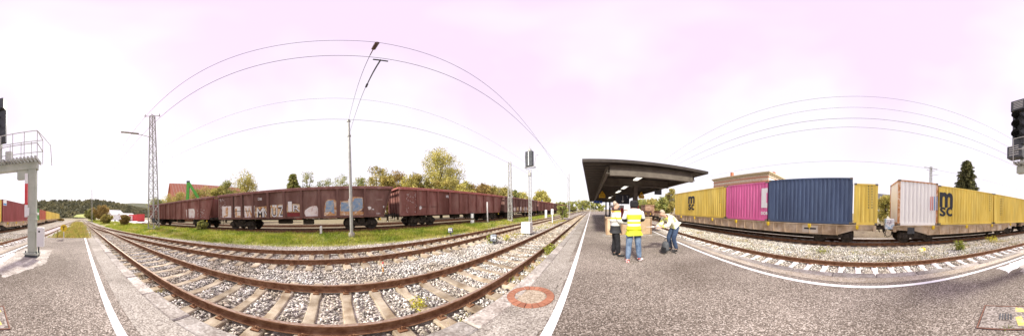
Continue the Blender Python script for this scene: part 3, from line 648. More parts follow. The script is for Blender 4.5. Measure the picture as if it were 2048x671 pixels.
# far part of the train
ck = lambda a, b, lab, m_, **k: container(a, b, lab, m_, **k)
k9 = ck(-38.6,-31.6,'green container with a white band behind the signal post', c_green, h=2.6)
MB().box(-3.0,2.9,1.221,1.226,1.2,1.75).build('white_band', wht, k9)
ck(-47.5,-39.0,'orange-red container between green and yellow ones', c_orange, h=2.6)
for i, (a, b) in enumerate(((-60.3,-48.3),(-72.8,-60.8),(-85.2,-73.2),(-92,-85.8))):
    ck(a, b, 'yellow container at the tail of the distant train', c_yel, h=2.6, group='yellow containers at the tail')

flat_m = M('flat_wagon_tan', (.46,.33,.21), (.6,.47,.33), 2.2, .8, .2, 18, c3=(.7,.59,.46), stain=.25, stainscale=.8, detail=7); flat_d = M('flat_wagon_brown', (.2,.11,.07), (.3,.18,.12), 2.2, .8, c3=(.4,.27,.2))
def flat_wagon(xa, xb, label, mat=flat_m, nb=(1.9,1.9), low=False):
    xc, L_ = (xa+xb)/2, abs(xb-xa); a = math.atan2(y5(xc+4)-y5(xc-4),8)
    t = empty('container_flat_wagon', (xc,y5(xc),-.43), a, label, 'wagon', 'flat wagons of the container train'); h = L_/2
    for s in (-1,1):
        MB().prism([(-h+.2,1.16),(-h+.2,.92),(-h+1.5,.84),(-h+2.4,.58),(h-2.4,.58),(h-1.5,.84),(h-.2,.92),(h-.2,1.16)], s*1.2-.02, s*1.2+.02).build('side_girder', mat, t)
        b = MB(); b.box(-h+.15,h-.15,s*1.21-.07,s*1.21+.07,1.16,1.21); b.box(-h+2.4,h-2.4,s*1.21-.06,s*1.21+.06,.55,.58); b.build('girder_flange', mat, t)
        rm = MB().box(-.02,.02,-.035,.035,.6,1.16).mesh('stiffener', mat); n = int((L_-5)/.85)
        for i in range(n+1): put('stiffener', rm, t, (-h+2.5+(L_-5)*i/max(1,n), s*1.245, 0))
        lm = MB(); lm.box(-.09,.09,-.06,.1,1.0,1.2); lm.box(-.05,.05,-.04,.08,.93,1.0); lm = lm.mesh('twist_lock', yellow_m)
        for i in range(int(L_/3.05)): put('twist_lock', lm, t, (-h+1.2+i*3.05, s*1.24, 0))
    b = MB(); b.box(-h+.2,h-.2,-.25,.25,.75,1.15)
    for i in range(int(L_/1.6)): b.box(-h+.6+i*1.6,-h+.75+i*1.6,-1.18,1.18,.95,1.14)
    b.box(-h,-h+.2,-1.25,1.25,.8,1.18); b.box(h-.2,h,-1.25,1.25,.8,1.18); b.build('underframe', mat, t)
    MB().box(-h+3.1,h-3.1,-.42,.3,.2,.72).build('brake_gear', underframe, t); MB().box(-h+3.0,h-3.0,-1.1,-.98,.3,.6).build('brake_rod', underframe, t)  # brake rigging blocked in solid, added to darken the gap under the wagon
    bogie(t,-h+nb[0],.9,.43); bogie(t,h-nb[1],.9,.43); buffers(t,h,1.0); return t
fa = flat_wagon(facex(1755), 27.5, 'tan flat wagon carrying the blue and pink containers, with a white data plate', nb=(2.75,2.2))
fb = flat_wagon(-16.2, -3.0, 'tan flat wagon carrying the white container and yellow lettered one', nb=(1.9,1.75))
fc_ = flat_wagon(-30.4, -17.2, 'tan flat wagon carrying the maroon container')
fd = flat_wagon(-48, -31.2, 'tan flat wagon carrying the green and orange-red containers')
fe = flat_wagon(-93, -49, 'long tan flat wagon carrying the distant yellow containers')
def on_wagon(w_, x, y): 
    inv = Matrix.Rotation(-w_.rotation_euler.z,4,'Z') @ Matrix.Translation(-w_.location); return inv @ face_at(x,y)
p = on_wagon(fa,1620,457); MB().box(p.x-.52,p.x+.52,1.224,1.229,.63,1.1).build('data_plate', M('plate_cream',(.66,.58,.48),(.72,.64,.54),4,.7), fa); MB().box(p.x-.4,p.x+.4,1.2305,1.233,.84,.94).build('data_line', navy_ink, fa)
for x, w_ in ((1822,.5),(2000,.45),(2020,.6)):
    p = on_wagon(fb,x,452); MB().box(p.x-w_/2,p.x+w_/2,1.224,1.229,.66,1.08).build('data_plate', MATS['plate_cream'] if x>1900 else dark_grey, fb)
# box with a painted tag on the wagon end
b = MB(); b.cbox(-.3,.3,-.3,.3,-.24,.42,.03); tb = b.build('end_platform_box', M('tag_paint',(.2,.4,.6),(.8,.8,.82),5,.7,c3=(.3,.25,.3),detail=6,pos=(.36,.5,.66)), fb); p = on_wagon(fb,1777,440); tb.location = (p.x-.1,.9,1.22)
MB().tube([(-.2,.7,.95),(-.1,.75,.5),(.2,.75,.42),(.5,.7,.9)],.03,6).build('brake_hose', black_m, fb, loc=(p.x-.2,0,0)); MB().tube([(.1,.2,.95),(.25,.2,.35),(.4,.2,.9)],.035,6).build('brake_hose', black_m, fb, loc=(p.x-.2,0,0))
# low-sided wagon at the far end by the canopy
fl = flat_wagon(28.6, 46, 'low brown flat wagon with dropside boards beyond the yellow lettered container', flat_d)
for s in (-1,1):
    for i in range(6): MB().box(-8.2+i*2.72,-5.6+i*2.72,s*1.24-.03,s*1.24+.03,1.21,1.66).build('dropside_board', M('dropside_brown',(.16,.08,.05),(.26,.15,.1),3,.8) if 'dropside_brown' not in MATS else MATS['dropside_brown'], fl)
b = MB(); b.cbox(-1.6,1.6,-1.1,1.1,0,1.6,.04); b.box(-1.7,1.7,-1.2,1.2,1.6,1.75); o = tag(b.build('timber_crate', flat_d), 'brown crate standing on the low flat wagon', 'crate'); o.location = (36, y5(36), .80)
# ================================================================== platform canopy
girder_m = M('canopy_girder', (.1,.083,.066), (.16,.135,.11), 2, .6, .1, 20); lampglass = M('lamp_diffuser', (1,.96,.86), emit=.8); sign_orange = M('sign_orange', (.85,.5,.03), (.92,.58,.05), 5, .6)
cp = empty('platform_canopy', (0,0,0), 0, 'dark flat-roofed platform canopy on central columns over the three people', 'canopy')
CX0, CX1 = 6.75, 42.0; YN = .3
def ys(x): return -5.75 - .03*(x-CX0)
n = 66; sp = (CX1-CX0)/n
for i in range(n):
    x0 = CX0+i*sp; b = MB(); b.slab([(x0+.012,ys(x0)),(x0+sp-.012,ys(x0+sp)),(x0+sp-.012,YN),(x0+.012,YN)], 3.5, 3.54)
    b.build('roof_panel', wood_dark, cp); MB().slab([(x0+.22,ys(x0)),(x0+.27,ys(x0)),(x0+.27,YN),(x0+.22,YN)], 3.47, 3.499).build('light_gap_strip', girder_m, cp)  # paler strips stand in for daylight leaking between the roof panels
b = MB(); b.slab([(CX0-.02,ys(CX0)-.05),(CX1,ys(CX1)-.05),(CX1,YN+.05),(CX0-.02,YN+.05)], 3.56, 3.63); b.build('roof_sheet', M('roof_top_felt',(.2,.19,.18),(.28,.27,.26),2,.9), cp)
b = MB(); b.box(CX0-.08,CX0-.02,ys(CX0)-.06,YN+.06,3.5,3.64); b.build('fascia', wood_dark, cp)
for y0, y1 in ((YN+.055,YN+.055),(ys(CX0)-.055,ys(CX1)-.055)):
    b = MB(); b.beam((CX0,y0,3.57),(CX1,y1,3.57),.02,.15); b.build('fascia', girder_m, cp)
def ibeam(p0, p1, h, w_, name, mat=girder_m):
    b = MB(); p0, p1 = Vector(p0), Vector(p1); u = Vector((0,0,h/2-.015))
    b.beam(p0,p1,.015,h-.03); b.beam(p0+u,p1+u,w_,.028); b.beam(p0-u,p1-u,w_,.028); return b.build(name, mat, cp)
for x in (7.0,10.0,18.0,26.0,34.0): ibeam((x,-.8,3.2),(x,ys(x)+.75,3.2),.46,.2,'cross_girder')
ibeam((7.0,-.72,3.24),(CX1,-.72,3.24),.34,.14,'edge_girder'); ibeam((7.0,ys(7)+.66,3.24),(CX1,ys(CX1)+.66,3.24),.34,.14,'edge_girder')
for x in (10.0,18.0,26.0,34.0):
    y = (YN+ys(x))/2; b = MB(); b.box(x-.13,x+.13,y-.012,y+.012,.0,2.96); b.box(x-.15,x-.12,y-.13,y+.13,.0,2.96); b.box(x+.12,x+.15,y-.13,y+.13,.0,2.96); b.box(x-.22,x+.22,y-.2,y+.2,0.01,.05); b.build('column', dark_grey if x>10 else M('column_dark',(.09,.07,.06),(.13,.105,.09),3,.6), cp)
for x in (8.6,13.0,16.5,21,25,30):
    y = (YN+ys(x))/2+.1; b = MB(); b.box(x-1.0,x+1.0,y-.15,y+.15,3.33,3.45); l_ = b.build('strip_light', girder_m, cp); b = MB(); b.box(x-.97,x+.97,y-.13,y+.13,3.27,3.329); b.build('diffuser', lampglass, l_)
# hanging signs
def hang(name, label, cat, loc, w_, h, mat, group=None, tri=False):
    t = empty(name, loc, 0, label, cat, group); MB().cbox(-.04,.04,-w_/2,w_/2,-h/2,h/2,.006).build('sign_panel', mat, t)
    
    for s in (-1,1): MB().tube([(0,s*w_*.35,h/2),(0,s*w_*.35,3.46-loc[2])],.012,6).build('hanger', girder_m, t)
    return t
for y, lab in ((-1.1,'orange warning sign with triangle hanging under the canopy on the open wagon side'),(-5.1,'orange warning sign with triangle hanging under the canopy on the container train side')):
    t = hang('warning_sign', lab, 'sign', (16.0,y,2.78), .62, .3, sign_orange)
    b = MB(); q = [(-.0,-.27,.16),(-.0,.27,.16),(-.0,0,.56)]; b.add([(-.05,v[1],v[2]) for v in q]+[(-.02,v[1],v[2]) for v in q], [(0,2,1),(3,4,5),(0,1,4,3),(1,2,5,4),(2,0,3,5)]); b.build('warning_triangle', sign_orange, t)
    b = MB(); b.box(-.056,-.051,-.02,.02,.24,.42); b.box(-.056,-.051,-.025,.025,.19,.225); b.box(-.046,-.041,-.24,.24,.04,.07); b.box(-.046,-.041,-.2,.2,-.04,-.015); b.build('warning_symbol', black_m, t)
hang('display_board', 'small dark display board hung from the canopy edge facing the container train', 'sign', (12.3,-5.35,2.95), .62, .44, dark_grey)
t = hang('direction_sign', 'dark hanging sign with a white down arrow above the stair parapet', 'sign', (11.2,-2.2,2.2), .95, .66, M('sign_navy',(.035,.04,.06),(.05,.055,.075),4,.5))
b = MB(); b.box(-.046,-.041,-.015,.015,-.12,.24); b.add([(-.046,-.1,-.1),(-.046,.1,-.1),(-.046,0,-.24),(-.041,-.1,-.1),(-.041,.1,-.1),(-.041,0,-.24)],[(0,2,1),(3,4,5),(0,1,4,3),(1,2,5,4),(2,0,3,5)]); b.build('arrow', wht, t)
letter('T', .22, wht, t, (-.045,-.32,.16), FACE_W)
t = hang('platform_sign', 'blue platform number sign with white figures at the canopy edge', 'sign', (14.0,-.62,2.12), .7, .2, M('sign_blue',(.02,.06,.3),(.03,.08,.36),4,.5)); letter('1', .17, wht, t, (-.044,.12,0), FACE_W); letter('a', .17, wht, t, (-.044,-.1,0), FACE_W)
t = hang('clock_sign', 'white backlit information box below the navy arrow sign', 'sign', (13.2,-2.1,1.72), 1.2, .22, white_m)

# ---------------------------------------------------------------- stair parapet and things on the platform
beige = M('parapet_beige', (.36,.25,.15), (.48,.35,.22), 1.4, .85, .2, 30, c3=(.56,.43,.3), stain=.25, stainscale=1.2); 
pr_ = empty('stair_parapet', (9.05,-2.15,0), R(-4), 'low beige panelled stairwell parapet below the canopy', 'parapet')
for y0 in (-1.3,-.44,.42): MB().cbox(-.06,.06,y0+.03,y0+.83,.06,1.0,.01).build('front_panel', beige, pr_)
for s in (-1,1):
    for i in range(4): MB().cbox(.1+i*1.3,1.36+i*1.3,s*1.27-.05,s*1.27+.05,.06,1.0,.01).build('side_panel', beige, pr_)
for y0 in (-1.31,-.45,.41,1.27): MB().box(-.085,-.0,y0-.03,y0+.03,.0,1.02).build('post', M('parapet_post',(.25,.15,.09),(.33,.21,.13),4,.8) if 'parapet_post' not in MATS else MATS['parapet_post'], pr_)
MB().cbox(-.1,.1,-1.36,1.36,1.021,1.06,.008).build('coping', beige, pr_); MB().box(-.35,.3,-1.75,1.5,.004,.05).build('base_slab', kerb_m, pr_)
def cab(name, label, cat, loc, sx, sy, h, mat, rz=0):
    t = empty(name, loc, rz, label, cat); MB().cbox(-sx/2,sx/2,-sy/2,sy/2,.08,h,.02).build('housing', mat, t); MB().box(-sx/2-.006,-sx/2-.001,-sy/2+.05,sy/2-.05,.16,h-.1).build('door', mat, t); MB().box(-sx/2+.04,sx/2-.04,-sy/2+.04,sy/2-.04,0,.08).build('plinth', dark_grey, t); return t
redm = M('red_board', (.62,.06,.07), (.7,.1,.1), 3, .6)
t = cab('ticket_machine', 'red ticket machine on the platform behind the stair parapet', 'ticket machine', (19,-5.2,0), .7, .9, 1.95, redm); MB().box(-.362,-.357,-.3,.3,1.2,1.6).build('screen', wht, t)
t = cab('poster_case', 'red poster case standing under the canopy beyond the parapet', 'poster case', (20,-3.3,0), .25, 1.5, 2.0, redm); MB().box(-.137,-.132,-.35,.2,.9,1.7).build('poster', wht, t)
for k, (x, y, lab) in enumerate(((60,-1.2,'tall thin lamp post on the platform beyond the canopy end'),)):
    t = empty('lamp_post', (x,y,0), 0, lab, 'lamp post'); MB().tube([(0,0,0),(0,0,5.2)],[.06,.04],8).build('pole', grey_steel, t); MB().cbox(-.1,.1,-.5,.1,5.15,5.25,.01).build('lamp_head', grey_steel, t)
# round brick-ringed manhole
mh = empty('manhole_cover', (2.36,.93,0), 0, 'round cover in a red brick ring set into the platform edge', 'manhole cover')
MB().tube([(0,0,.002),(0,0,.009)], .24, 28).build('lid', M('cover_stone',(.34,.26,.19),(.48,.39,.3),9,.9,.4,60,fleck=[(.12,.09,.06),(.38,.31,.23),(.6,.52,.42)],fleckscale=44,fleckamt=.5), mh)
brick = M('ring_brick', (.3,.12,.075), (.4,.18,.11), 9, .9, .3, 60, objrand=.15, world=True)
for i in range(22):
    a = 2*math.pi*i/22; da = math.pi/22*.9; p = [(.255,-da),(.375,-da),(.375,da),(.255,da)]
    o = MB().slab([(r*math.cos(q), r*math.sin(q)) for r, q in p], .003, .022 + random.uniform(-.004,.004)).build('brick', brick, mh, rz=a)
# square drain cover
dc = empty('drain_cover', (-1.76,-1.17,0), R(33), 'square concrete drain cover with small grate and yellow paint marks', 'drain cover')
MB().cbox(-.3,.3,-.3,.3,.003,.014,.006).build('slab', M('cover_slab',(.2,.165,.145),(.3,.26,.23),3,.9,.4,60,fleck=[(.05,.04,.035),(.2,.17,.15),(.36,.32,.29),(.55,.5,.46)],fleckscale=40,fleckamt=.6), dc)
for i in range(4):
    c, s = math.cos(i*math.pi/2), math.sin(i*math.pi/2); MB().box(.305,.32,-.32,.305,.002,.016).build('frame', M('frame_rust',(.18,.09,.06),(.28,.15,.11),6,.8) if 'frame_rust' not in MATS else MATS['frame_rust'], dc, rz=i*math.pi/2)
for i in range(5): MB().box(-.08,.08,-.08+i*.035,-.065+i*.035,.014,.022).build('grate_bar', dark_grey, dc)
ylw = M('yellow_spray', (.75,.6,.12), (.5,.42,.3), 14, .9, pos=(.4,.5,.6))
MB().add([(.02,.12,.0155),(.24,.15,.0155),(.22,.24,.0155),(-.02,.2,.0155)],[(0,1,2,3)]).build('paint_mark', ylw, dc); MB().add([(-.28,.14,.0155),(-.14,.12,.0155),(-.12,.27,.0155),(-.24,.24,.0155)],[(0,1,2,3)]).build('paint_mark', ylw, dc)

# ================================================================== masts
def lattice(name, label, loc, h, wb, wt, rz=0, group=None, cat='mast', step=.9, r=.035):
    t = empty(name, loc, rz, label, cat, group)
    f = lambda z: (wb+(wt-wb)*z/h)/2
    for sx in (-1,1):
        for sy in (-1,1): b = MB(); b.beam((sx*f(0),sy*f(0),0),(sx*f(h),sy*f(h),h),r*2,r*2); b.build('corner_leg', grey_steel, t)
    n = int(h/step)
    for i in range(n):
        z0, z1 = h*i/n, h*(i+1)/n; b = MB(); a, c = f(z0), f(z1)
        for (p, q) in (((-1,-1),(1,-1)),((1,-1),(1,1)),((1,1),(-1,1)),((-1,1),(-1,-1))):
            if i%2: p, q = q, p
            b.beam((p[0]*a,p[1]*a,z0+.05),(q[0]*c,q[1]*c,z1-.05),r*1.1,r*.7); b.beam((p[0]*c,p[1]*c,z1),(q[0]*c,q[1]*c,z1),r*1.1,r*.7)
        b.build('lattice_bracing', grey_steel, t)
    MB().cbox(-wb*.7,wb*.7,-wb*.7,wb*.7,-.3,.12,.03).build('footing', kerb_m, t); return t
lm_ = lattice('floodlight_mast', 'tall tapering lattice mast with a lamp arm beside the red wagon', tuple(azd(307,22.4,-.15)), 17.6, 1.05, .5, R(20), step=1.1, r=.06)
zA = hgt(295,272,22.4)+.15
b = MB(); b.tube([(0,0,zA-.3),(-.8,-1.6,zA),(-1.5,-2.6,zA+.1)],.05,8); b.build('lamp_arm', grey_steel, lm_); b = MB(); b.beam((-.9,-1.75,zA+.12),(-2.1,-3.9,zA+.25),.34,.12); b.build('lamp_head', grey_steel, lm_)
b = MB(); b.beam((-.8,-.8,17.5),(.8,.8,17.6),.08,.08); b.beam((.8,-.6,16.9),(-.8,.6,17.7),.07,.07); b.beam((-.5,.5,17.2),(-.2,.1,18.3),.06,.06); b.tube([(-.7,-.7,17.5),(-.7,-.7,17.9)],.09,6); b.tube([(.7,.7,17.5),(.7,.7,18.0)],.09,6); b.build('insulator_bracket', grey_steel, lm_)
MB().cbox(-.3,.3,-.62,-.5,.9,1.5,.02).build('junction_box', dark_grey, lm_, loc=(.55,0,0))
def mastpost(loc, label, h):
    t = empty('catenary_mast', loc, 0, label, 'mast'); b = MB(); b.tube([(0,0,-.1),(0,0,h*.6),(0,0,h)],[.115,.1,.075],12); b.build('pole', grey_steel, t); MB().tube([(0,0,-.1),(0,0,.2)],[.24,.2],12).build('footing', kerb_m, t)
    for z in (h-.15,h*.83): MB().tube([(0,0,z-.06),(0,0,z+.06)],.13,12).build('collar', grey_steel, t)
    return t
mp_ = mastpost((1.1,11.05,-.05), 'plain steel catenary mast on the verge in front of the graffiti wagon', 8.7)
MB().box(-.16,-.1,-.02,.02,2.0,2.5).build('number_plate', white_m, mp_)
# the long bracket over the platform track
O = Vector((1.1,11.05,-.05)); b = MB()
b.tube([Vector((0,0,8.62)), Vector((.86,2.78,6.45))-Vector((0,0,0))-Vector((1.1,11.05,-.05))+Vector((0,0,0))], .007, 6); b.tube([Vector((0,0,7.3)), Vector((.9,2.8,5.5))-O], .007, 6); b.build('bracket_wire', dark_grey, mp_)
ins = M('insulator_brown', (.1,.06,.05), (.16,.1,.08), 6, .4)
e0, e1 = Vector((.86,2.78,6.45))-O, Vector((0,0,8.62)); b = MB(); b.tube([e0, e0.lerp(e1,.04)], .045, 10); b.tube([e0.lerp(e1,.04), e0.lerp(e1,.08)], .012, 6); b.build('insulator', ins, mp_)
e0, e1 = Vector((.9,2.8,5.45))-O, Vector((0,0,7.3)); b = MB(); b.tube([e0, e0.lerp(e1,.16)], .015, 6); b.tube([e0.lerp(e1,.16), e0.lerp(e1,.185)], .03, 8); b.tube([e0+Vector((-.14,0,0)),e0+Vector((.14,0,0))],.022,6); b.build('steady_arm', dark_grey, mp_)
lattice('catenary_mast', 'slim lattice catenary mast beside the open wagons, just past the thin white post', (20.7,11.2,-.05), 8.6, .5, .34, R(8))
lattice('catenary_mast', 'distant lattice catenary mast beyond the white marker post by the tracks', (39,5.35,-.4), 10.6, .55, .34)
lattice('catenary_mast', 'lattice catenary mast far down the line by the hill', (-62,4.9,-.4), 12.6, .5, .34, step=1.4)
m_ = lattice('catenary_mast', 'lattice mast with crossarms rising behind the white container', azd(1860,30,-.7), 11.4, .5, .3)
b = MB(); b.beam((-1.4,0,11.1),(1.4,0,11.1),.09,.09); b.beam((-.9,0,10.6),(.9,0,10.6),.07,.07); b.beam((0,0,9.6),(-1.5,.3,10.0),.06,.06); b.build('crossarm', grey_steel, m_)
for x, dd, h in ((1181,95,7.6),(1190,120,7.6),(1154,75,3.2)):
    t = empty('signal_post', azd(x,dd,-.4), 0, 'thin pale post along the track beyond the platform', 'post', 'thin posts along the distant track'); MB().tube([(0,0,0),(0,0,h)],.1,8).build('pole', grey_steel, t); MB().cbox(-.15,.15,-.2,.2,h-.6,h,.02).build('head', grey_steel, t)
# ---------------------------------------------------------------- wires
wire_m = M('wire', (.05,.045,.045), (.07,.065,.065), 5, .6)
def wire(label, pts, r=.008, sag=None):
    mb = MB(); P = []
    for (x0,y0,z0),(x1,y1,z1) in zip(pts,pts[1:]):
        n = 24
        for i in range(n): t = i/n; P.append((x0+(x1-x0)*t, y0+(y1-y0)*t, z0+(z1-z0)*t - (sag or 0)*4*t*(1-t)))
    P.append(pts[-1]); mb.tube(P, r*.6, 5); tag(mb.build('overhead_wire', wire_m), label, 'wire', 'overhead line wires')
wire('messenger wire over the platform track at the bracket end', [(-58,2.78,6.5),(.86,2.78,6.47),(39,5.2,6.6),(110,3.2,6.6)], .011, .25)
wire('contact wire over the platform track at the bracket end', [(-60,2.9,5.35),(.9,2.7,5.42),(39,3.1,5.42),(110,2.9,5.4)], .011)
wire('messenger wire over the turnout track', [(-58,3.3,6.7),(.5,6.3,6.85),(39,7.5,6.8),(110,7.4,6.7)], .008, .15)
wire('contact wire over the turnout track', [(-60,3.1,5.4),(.5,6.25,5.55),(39,7.4,5.5),(110,7.4,5.4)], .011)
wire('upper messenger wire above the bright-sleeper track', [(-45,-2.8,6.4),(-.7,-5.5,6.34),(45,-9.4,6.6)], .009)
wire('lower messenger wire above the bright-sleeper track', [(-45,-3.2,5.8),(-.1,-5.6,5.76),(45,-9.8,5.9)], .008)
wire('upper contact wire above the bright-sleeper track', [(-60,-2.5,5.2),(-.7,-5.5,5.16),(60,-10.6,5.3)], .011)
wire('lower contact wire above the bright-sleeper track', [(-60,-3.2,4.8),(0,-5.6,4.77),(60,-11,4.9)], .009)
wire('contact wire above the container train', [(-60,-11.2,5.5),(-.1,-11.7,5.37),(60,-14.1,5.5)], .014)

# ================================================================== signals
sg = empty('platform_signal', (11.5,4.5,-.42), R(-8), 'tall slim signal with dark head and white cabinet between two tracks', 'signal')
b = MB()
for s in (-1,1): b.beam((0,s*.09,0),(0,s*.09,5.0),.06,.05)
for i in range(16): b.beam((0,-.09,.3+i*.3),(0,.09,.42+i*.3),.03,.02)
b.build('mast', grey_steel, sg); MB().cbox(-.18,.1,-.3,.3,5.25,6.5,.03).build('signal_head', dark_grey, sg); MB().cbox(-.2,-.19,-.03,.03,5.3,6.45,.003).build('head_seam', white_m, sg)
b = MB(); b.tube([(-.1,-.4,5.2),(-.1,.4,5.2)],.03,6); b.tube([(.3,-.35,5.2),(.3,.35,5.2)],.025,6); b.tube([(-.1,.4,5.2),(.3,.35,5.2)],.025,6); b.tube([(-.1,-.4,5.2),(.3,-.35,5.2)],.025,6); b.tube([(0,.35,5.2),(.05,.45,6.3)],.02,6); b.tube([(0,-.35,5.2),(.05,-.5,6.1),(0,-.7,6.1)],.02,6); b.tube([(0,.1,4.95),(.05,.35,5.05),(0,.4,5.3)],.02,6); b.build('bracket', grey_steel, sg)
b = MB(); b.cbox(-.1,.1,-.12,.12,6.5,6.72,.02); b.tube([(0,0,6.7),(0,0,6.95)],.02,6); b.build('top_lamp', grey_steel, sg); MB().cbox(-.1,.06,-.12,.12,4.5,4.75,.02).build('lower_lamp', grey_steel, sg)
MB().cbox(-.22,.22,-.42,.34,.16,.98,.02).build('cabinet', white_m, sg, loc=(-.28,.18,0)); MB().box(-.1,.1,-.15,.15,0,.2).build('footing', dark_grey, sg); MB().box(-.505,-.5,-.02,.02,.8,.92).build('cabinet_lock', black_m, sg, loc=(0,.15,0))
def dwarf(label, loc, rz=0, plate=True):
    t = empty('dwarf_signal', loc, rz, label, 'signal'); MB().tube([(0,0,0),(0,0,.28)],.05,8).build('stem', dark_grey, t)
    b = MB(); b.cbox(-.13,.13,-.17,.17,.26,.6,.05); b.build('head', M('dwarf_grey',(.2,.22,.25),(.28,.3,.34),6,.5) if 'dwarf_grey' not in MATS else MATS['dwarf_grey'], t)
    for y in (-.08,.08): b = MB(); b.tube([(-.2,y,.44),(-.13,y,.44)],.06,10); b.build('lens', white_m, t)
    b = MB(); b.beam((-.135,-.15,.38),(-.135,.15,.52),.01,.05); b.build('stripe', white_m, t); MB().cbox(-.25,.35,-.2,.2,-.1,.03,.02).build('base', kerb_m, t); return t
dwarf('grey dwarf signal on the grass edge facing the turnout track', (7.9,9.25,-.38), R(40)); dwarf('grey dwarf signal in the ballast between turnout and platform tracks', (7.2,4.92,-.42), R(30))
t = empty('distance_marker', (13.6,12.15,-.05), R(40), 'dark square lantern on a white concrete block by the wagons', 'marker'); MB().cbox(-.2,.2,-.2,.2,-.05,.45,.03).build('block', white_m, t); MB().cbox(-.22,.22,-.22,.22,.62,1.25,.02).build('lantern', dark_grey, t); MB().tube([(0,0,.45),(0,0,.62)],.06,8).build('stem', grey_steel, t)
MB().box(-.235,-.225,-.14,.14,.7,1.16).build('white_symbol', white_m, t)
def post(name, label, cat, loc, h, w_, mat, extra=None, group=None):
    t = empty(name, loc, 0, label, cat, group); MB().cbox(-w_/2,w_/2,-w_/2,w_/2,-.05,h,w_*.1).build('shaft', mat, t); MB().cbox(-w_*.8,w_*.8,-w_*.8,w_*.8,-.05,.12,.01).build('foot', kerb_m, t); return t
post('marker_post', 'thin tall white post standing in front of the red-brown wagon', 'post', (16.4,12.1,-.05), 2.55, .13, white_m)
post('marker_post', 'small white concrete stump in the grass below the graffiti wagon', 'post', (-1.05,11.9,-.05), .62, .16, white_m)
post('marker_post', 'broad white concrete post beside the far wagons, before the bush', 'post', (32.5,9.2,-.3), 1.7, .42, white_m)
t = post('marker_post', 'white post with dark oval plate between the tracks past the signal', 'post', (21.5,5.2,-.4), 1.9, .12, white_m); MB().cbox(-.09,-.065,-.17,.17,1.2,1.95,.01).build('plate', white_m, t); MB().box(-.096,-.091,-.05,.05,1.4,1.75).build('symbol', black_m, t)
t = empty('track_stake', (1.36,4.62,-.4), 0, 'red and white survey stake stuck in the ballast between two tracks', 'stake'); MB().tube([(0,0,0),(0,0,.22)],.022,8).build('lower_shaft', M('stake_orange',(.7,.35,.08)), t); MB().tube([(0,0,.22),(0,0,.32)],.022,8).build('white_ring', white_m, t); MB().tube([(0,0,.32),(0,0,.38)],.024,8).build('red_cap', redm, t)
# yellow round sign at the platform end
t = empty('buffer_sign', (-11.25,-1.05,0), 0, 'small round yellow sign with black T on a white post at the platform end', 'sign'); MB().tube([(0,0,0),(0,0,.62)],.028,8).build('post', white_m, t); MB().tube([(.03,0,.76),(.045,0,.76)],.24,24).build('disc', yellow_m, t); b = MB(); b.box(.047,.052,-.12,.12,.83,.88); b.box(.047,.052,-.025,.025,.62,.83); b.build('symbol', black_m, t)
t = post('marker_post', 'thin brown stake in the weeds beside the yellow round sign', 'post', (-11.9,-1.55,-.3), .9, .05, M('stake_brown',(.16,.09,.05)))
# ---------------------------------------------------------------- the big signal with its cage at the platform end
post_m = M('signal_post_grey', (.4,.43,.36), (.52,.54,.47), 2, .6, .1, 20)
S = empty('cantilever_signal', (-5.87,-1.72,0), 0, 'grey cantilever signal post with cage, dark signal head and red-white plate', 'signal')
b = MB(); b.cbox(-.13,.13,-.15,.15,.18,3.45,.012); b.build('post', post_m, S)
for z in (.95,1.4,1.62): MB().cbox(-.15,.15,-.17,.17,z,z+.03,.005).build('band', post_m, S)
b = MB(); b.cbox(-.24,.24,-.26,.26,.1,.17,.01); b.build('base_plate', post_m, S)
for sx in (-1,1):
    for sy in (-1,1): MB().tube([(sx*.18,sy*.2,0),(sx*.18,sy*.2,.24)],.028,8).build('anchor_bolt', dark_grey, S)
MB().cbox(-.22,.22,-.24,.24,.0,.1,.03).build('grout_pad', dark_grey, S)
MB().prism([(-.09,3.45),(-.09,2.95),(.09,2.95),(.09,3.45)], -.6,-.16).build('gusset', post_m, S)
b = MB(); b.cbox(-.145,.145,-1.68,.2,3.32,3.62,.02); b.build('cantilever_arm', post_m, S)
rm = MB().box(-.42,.42,-.035,.035,3.64,3.75).mesh('floor_grating_bar', grey_steel)
for i in range(14): put('floor_grating_bar', rm, S, (0,-1.62+i*.14,0))
rail_m = M('railing_pale', (.55,.55,.53), (.65,.65,.63), 4, .5)
for sx in (-1,1):
    b = MB()
    for z in (4.25,4.8): b.tube([(sx*.44,-1.65,z),(sx*.44,.28,z)],.019,6)
    for y in (-1.65,-1.15,-.65,-.2,.28): b.tube([(sx*.44,y,3.68),(sx*.44,y,4.8)],.017,6)
    b.build('railing', rail_m, S)
b = MB(); b.tube([(-.44,.28,4.8),(.44,.28,4.8)],.019,6); b.tube([(-.44,.28,4.25),(.44,.28,4.25)],.019,6); b.tube([(.44,.28,4.8),(.44,.75,4.1),(.44,.8,3.3)],.015,6); b.build('railing', rail_m, S)
MB().cbox(-.1,.15,-1.1,-.85,3.78,4.2,.02).build('control_box', rail_m, S)
b = MB(); b.box(-.1,.06,-1.55,-1.35,3.6,6.6); b.build('head_mast', post_m, S)
b = MB(); b.cbox(.08,.24,-1.85,-1.05,4.6,6.35,.03); b.build('signal_head', dark_grey, S)
def hood(z, y, r, l): 
    b = MB(); n = 12; v = []
    for k in range(n+1):
        a = math.pi*(-.15+1.3*k/n)
        for x, rr in ((.24,r),(.24+l,r*1.12)): v.append((x, y+rr*math.cos(a), z+rr*math.sin(a)))
    b.add(v, [(2*k,2*k+1,2*k+3,2*k+2) for k in range(n)]); b.build('lamp_hood', black_m, S); MB().tube([(.241,y,z),(.255,y,z)],r*.85,16).build('lens', dark_grey, S)
for z in (4.95,5.45,5.95): hood(z,-1.45,.17,.42)
b = MB(); b.cbox(.02,.4,-1.85,-1.1,6.4,7.05,.03); b.build('route_indicator', dark_grey, S)
b = MB(); b.cbox(.02,.42,-1.98,-1.3,3.95,4.5,.03); b.build('speed_indicator', dark_grey, S)
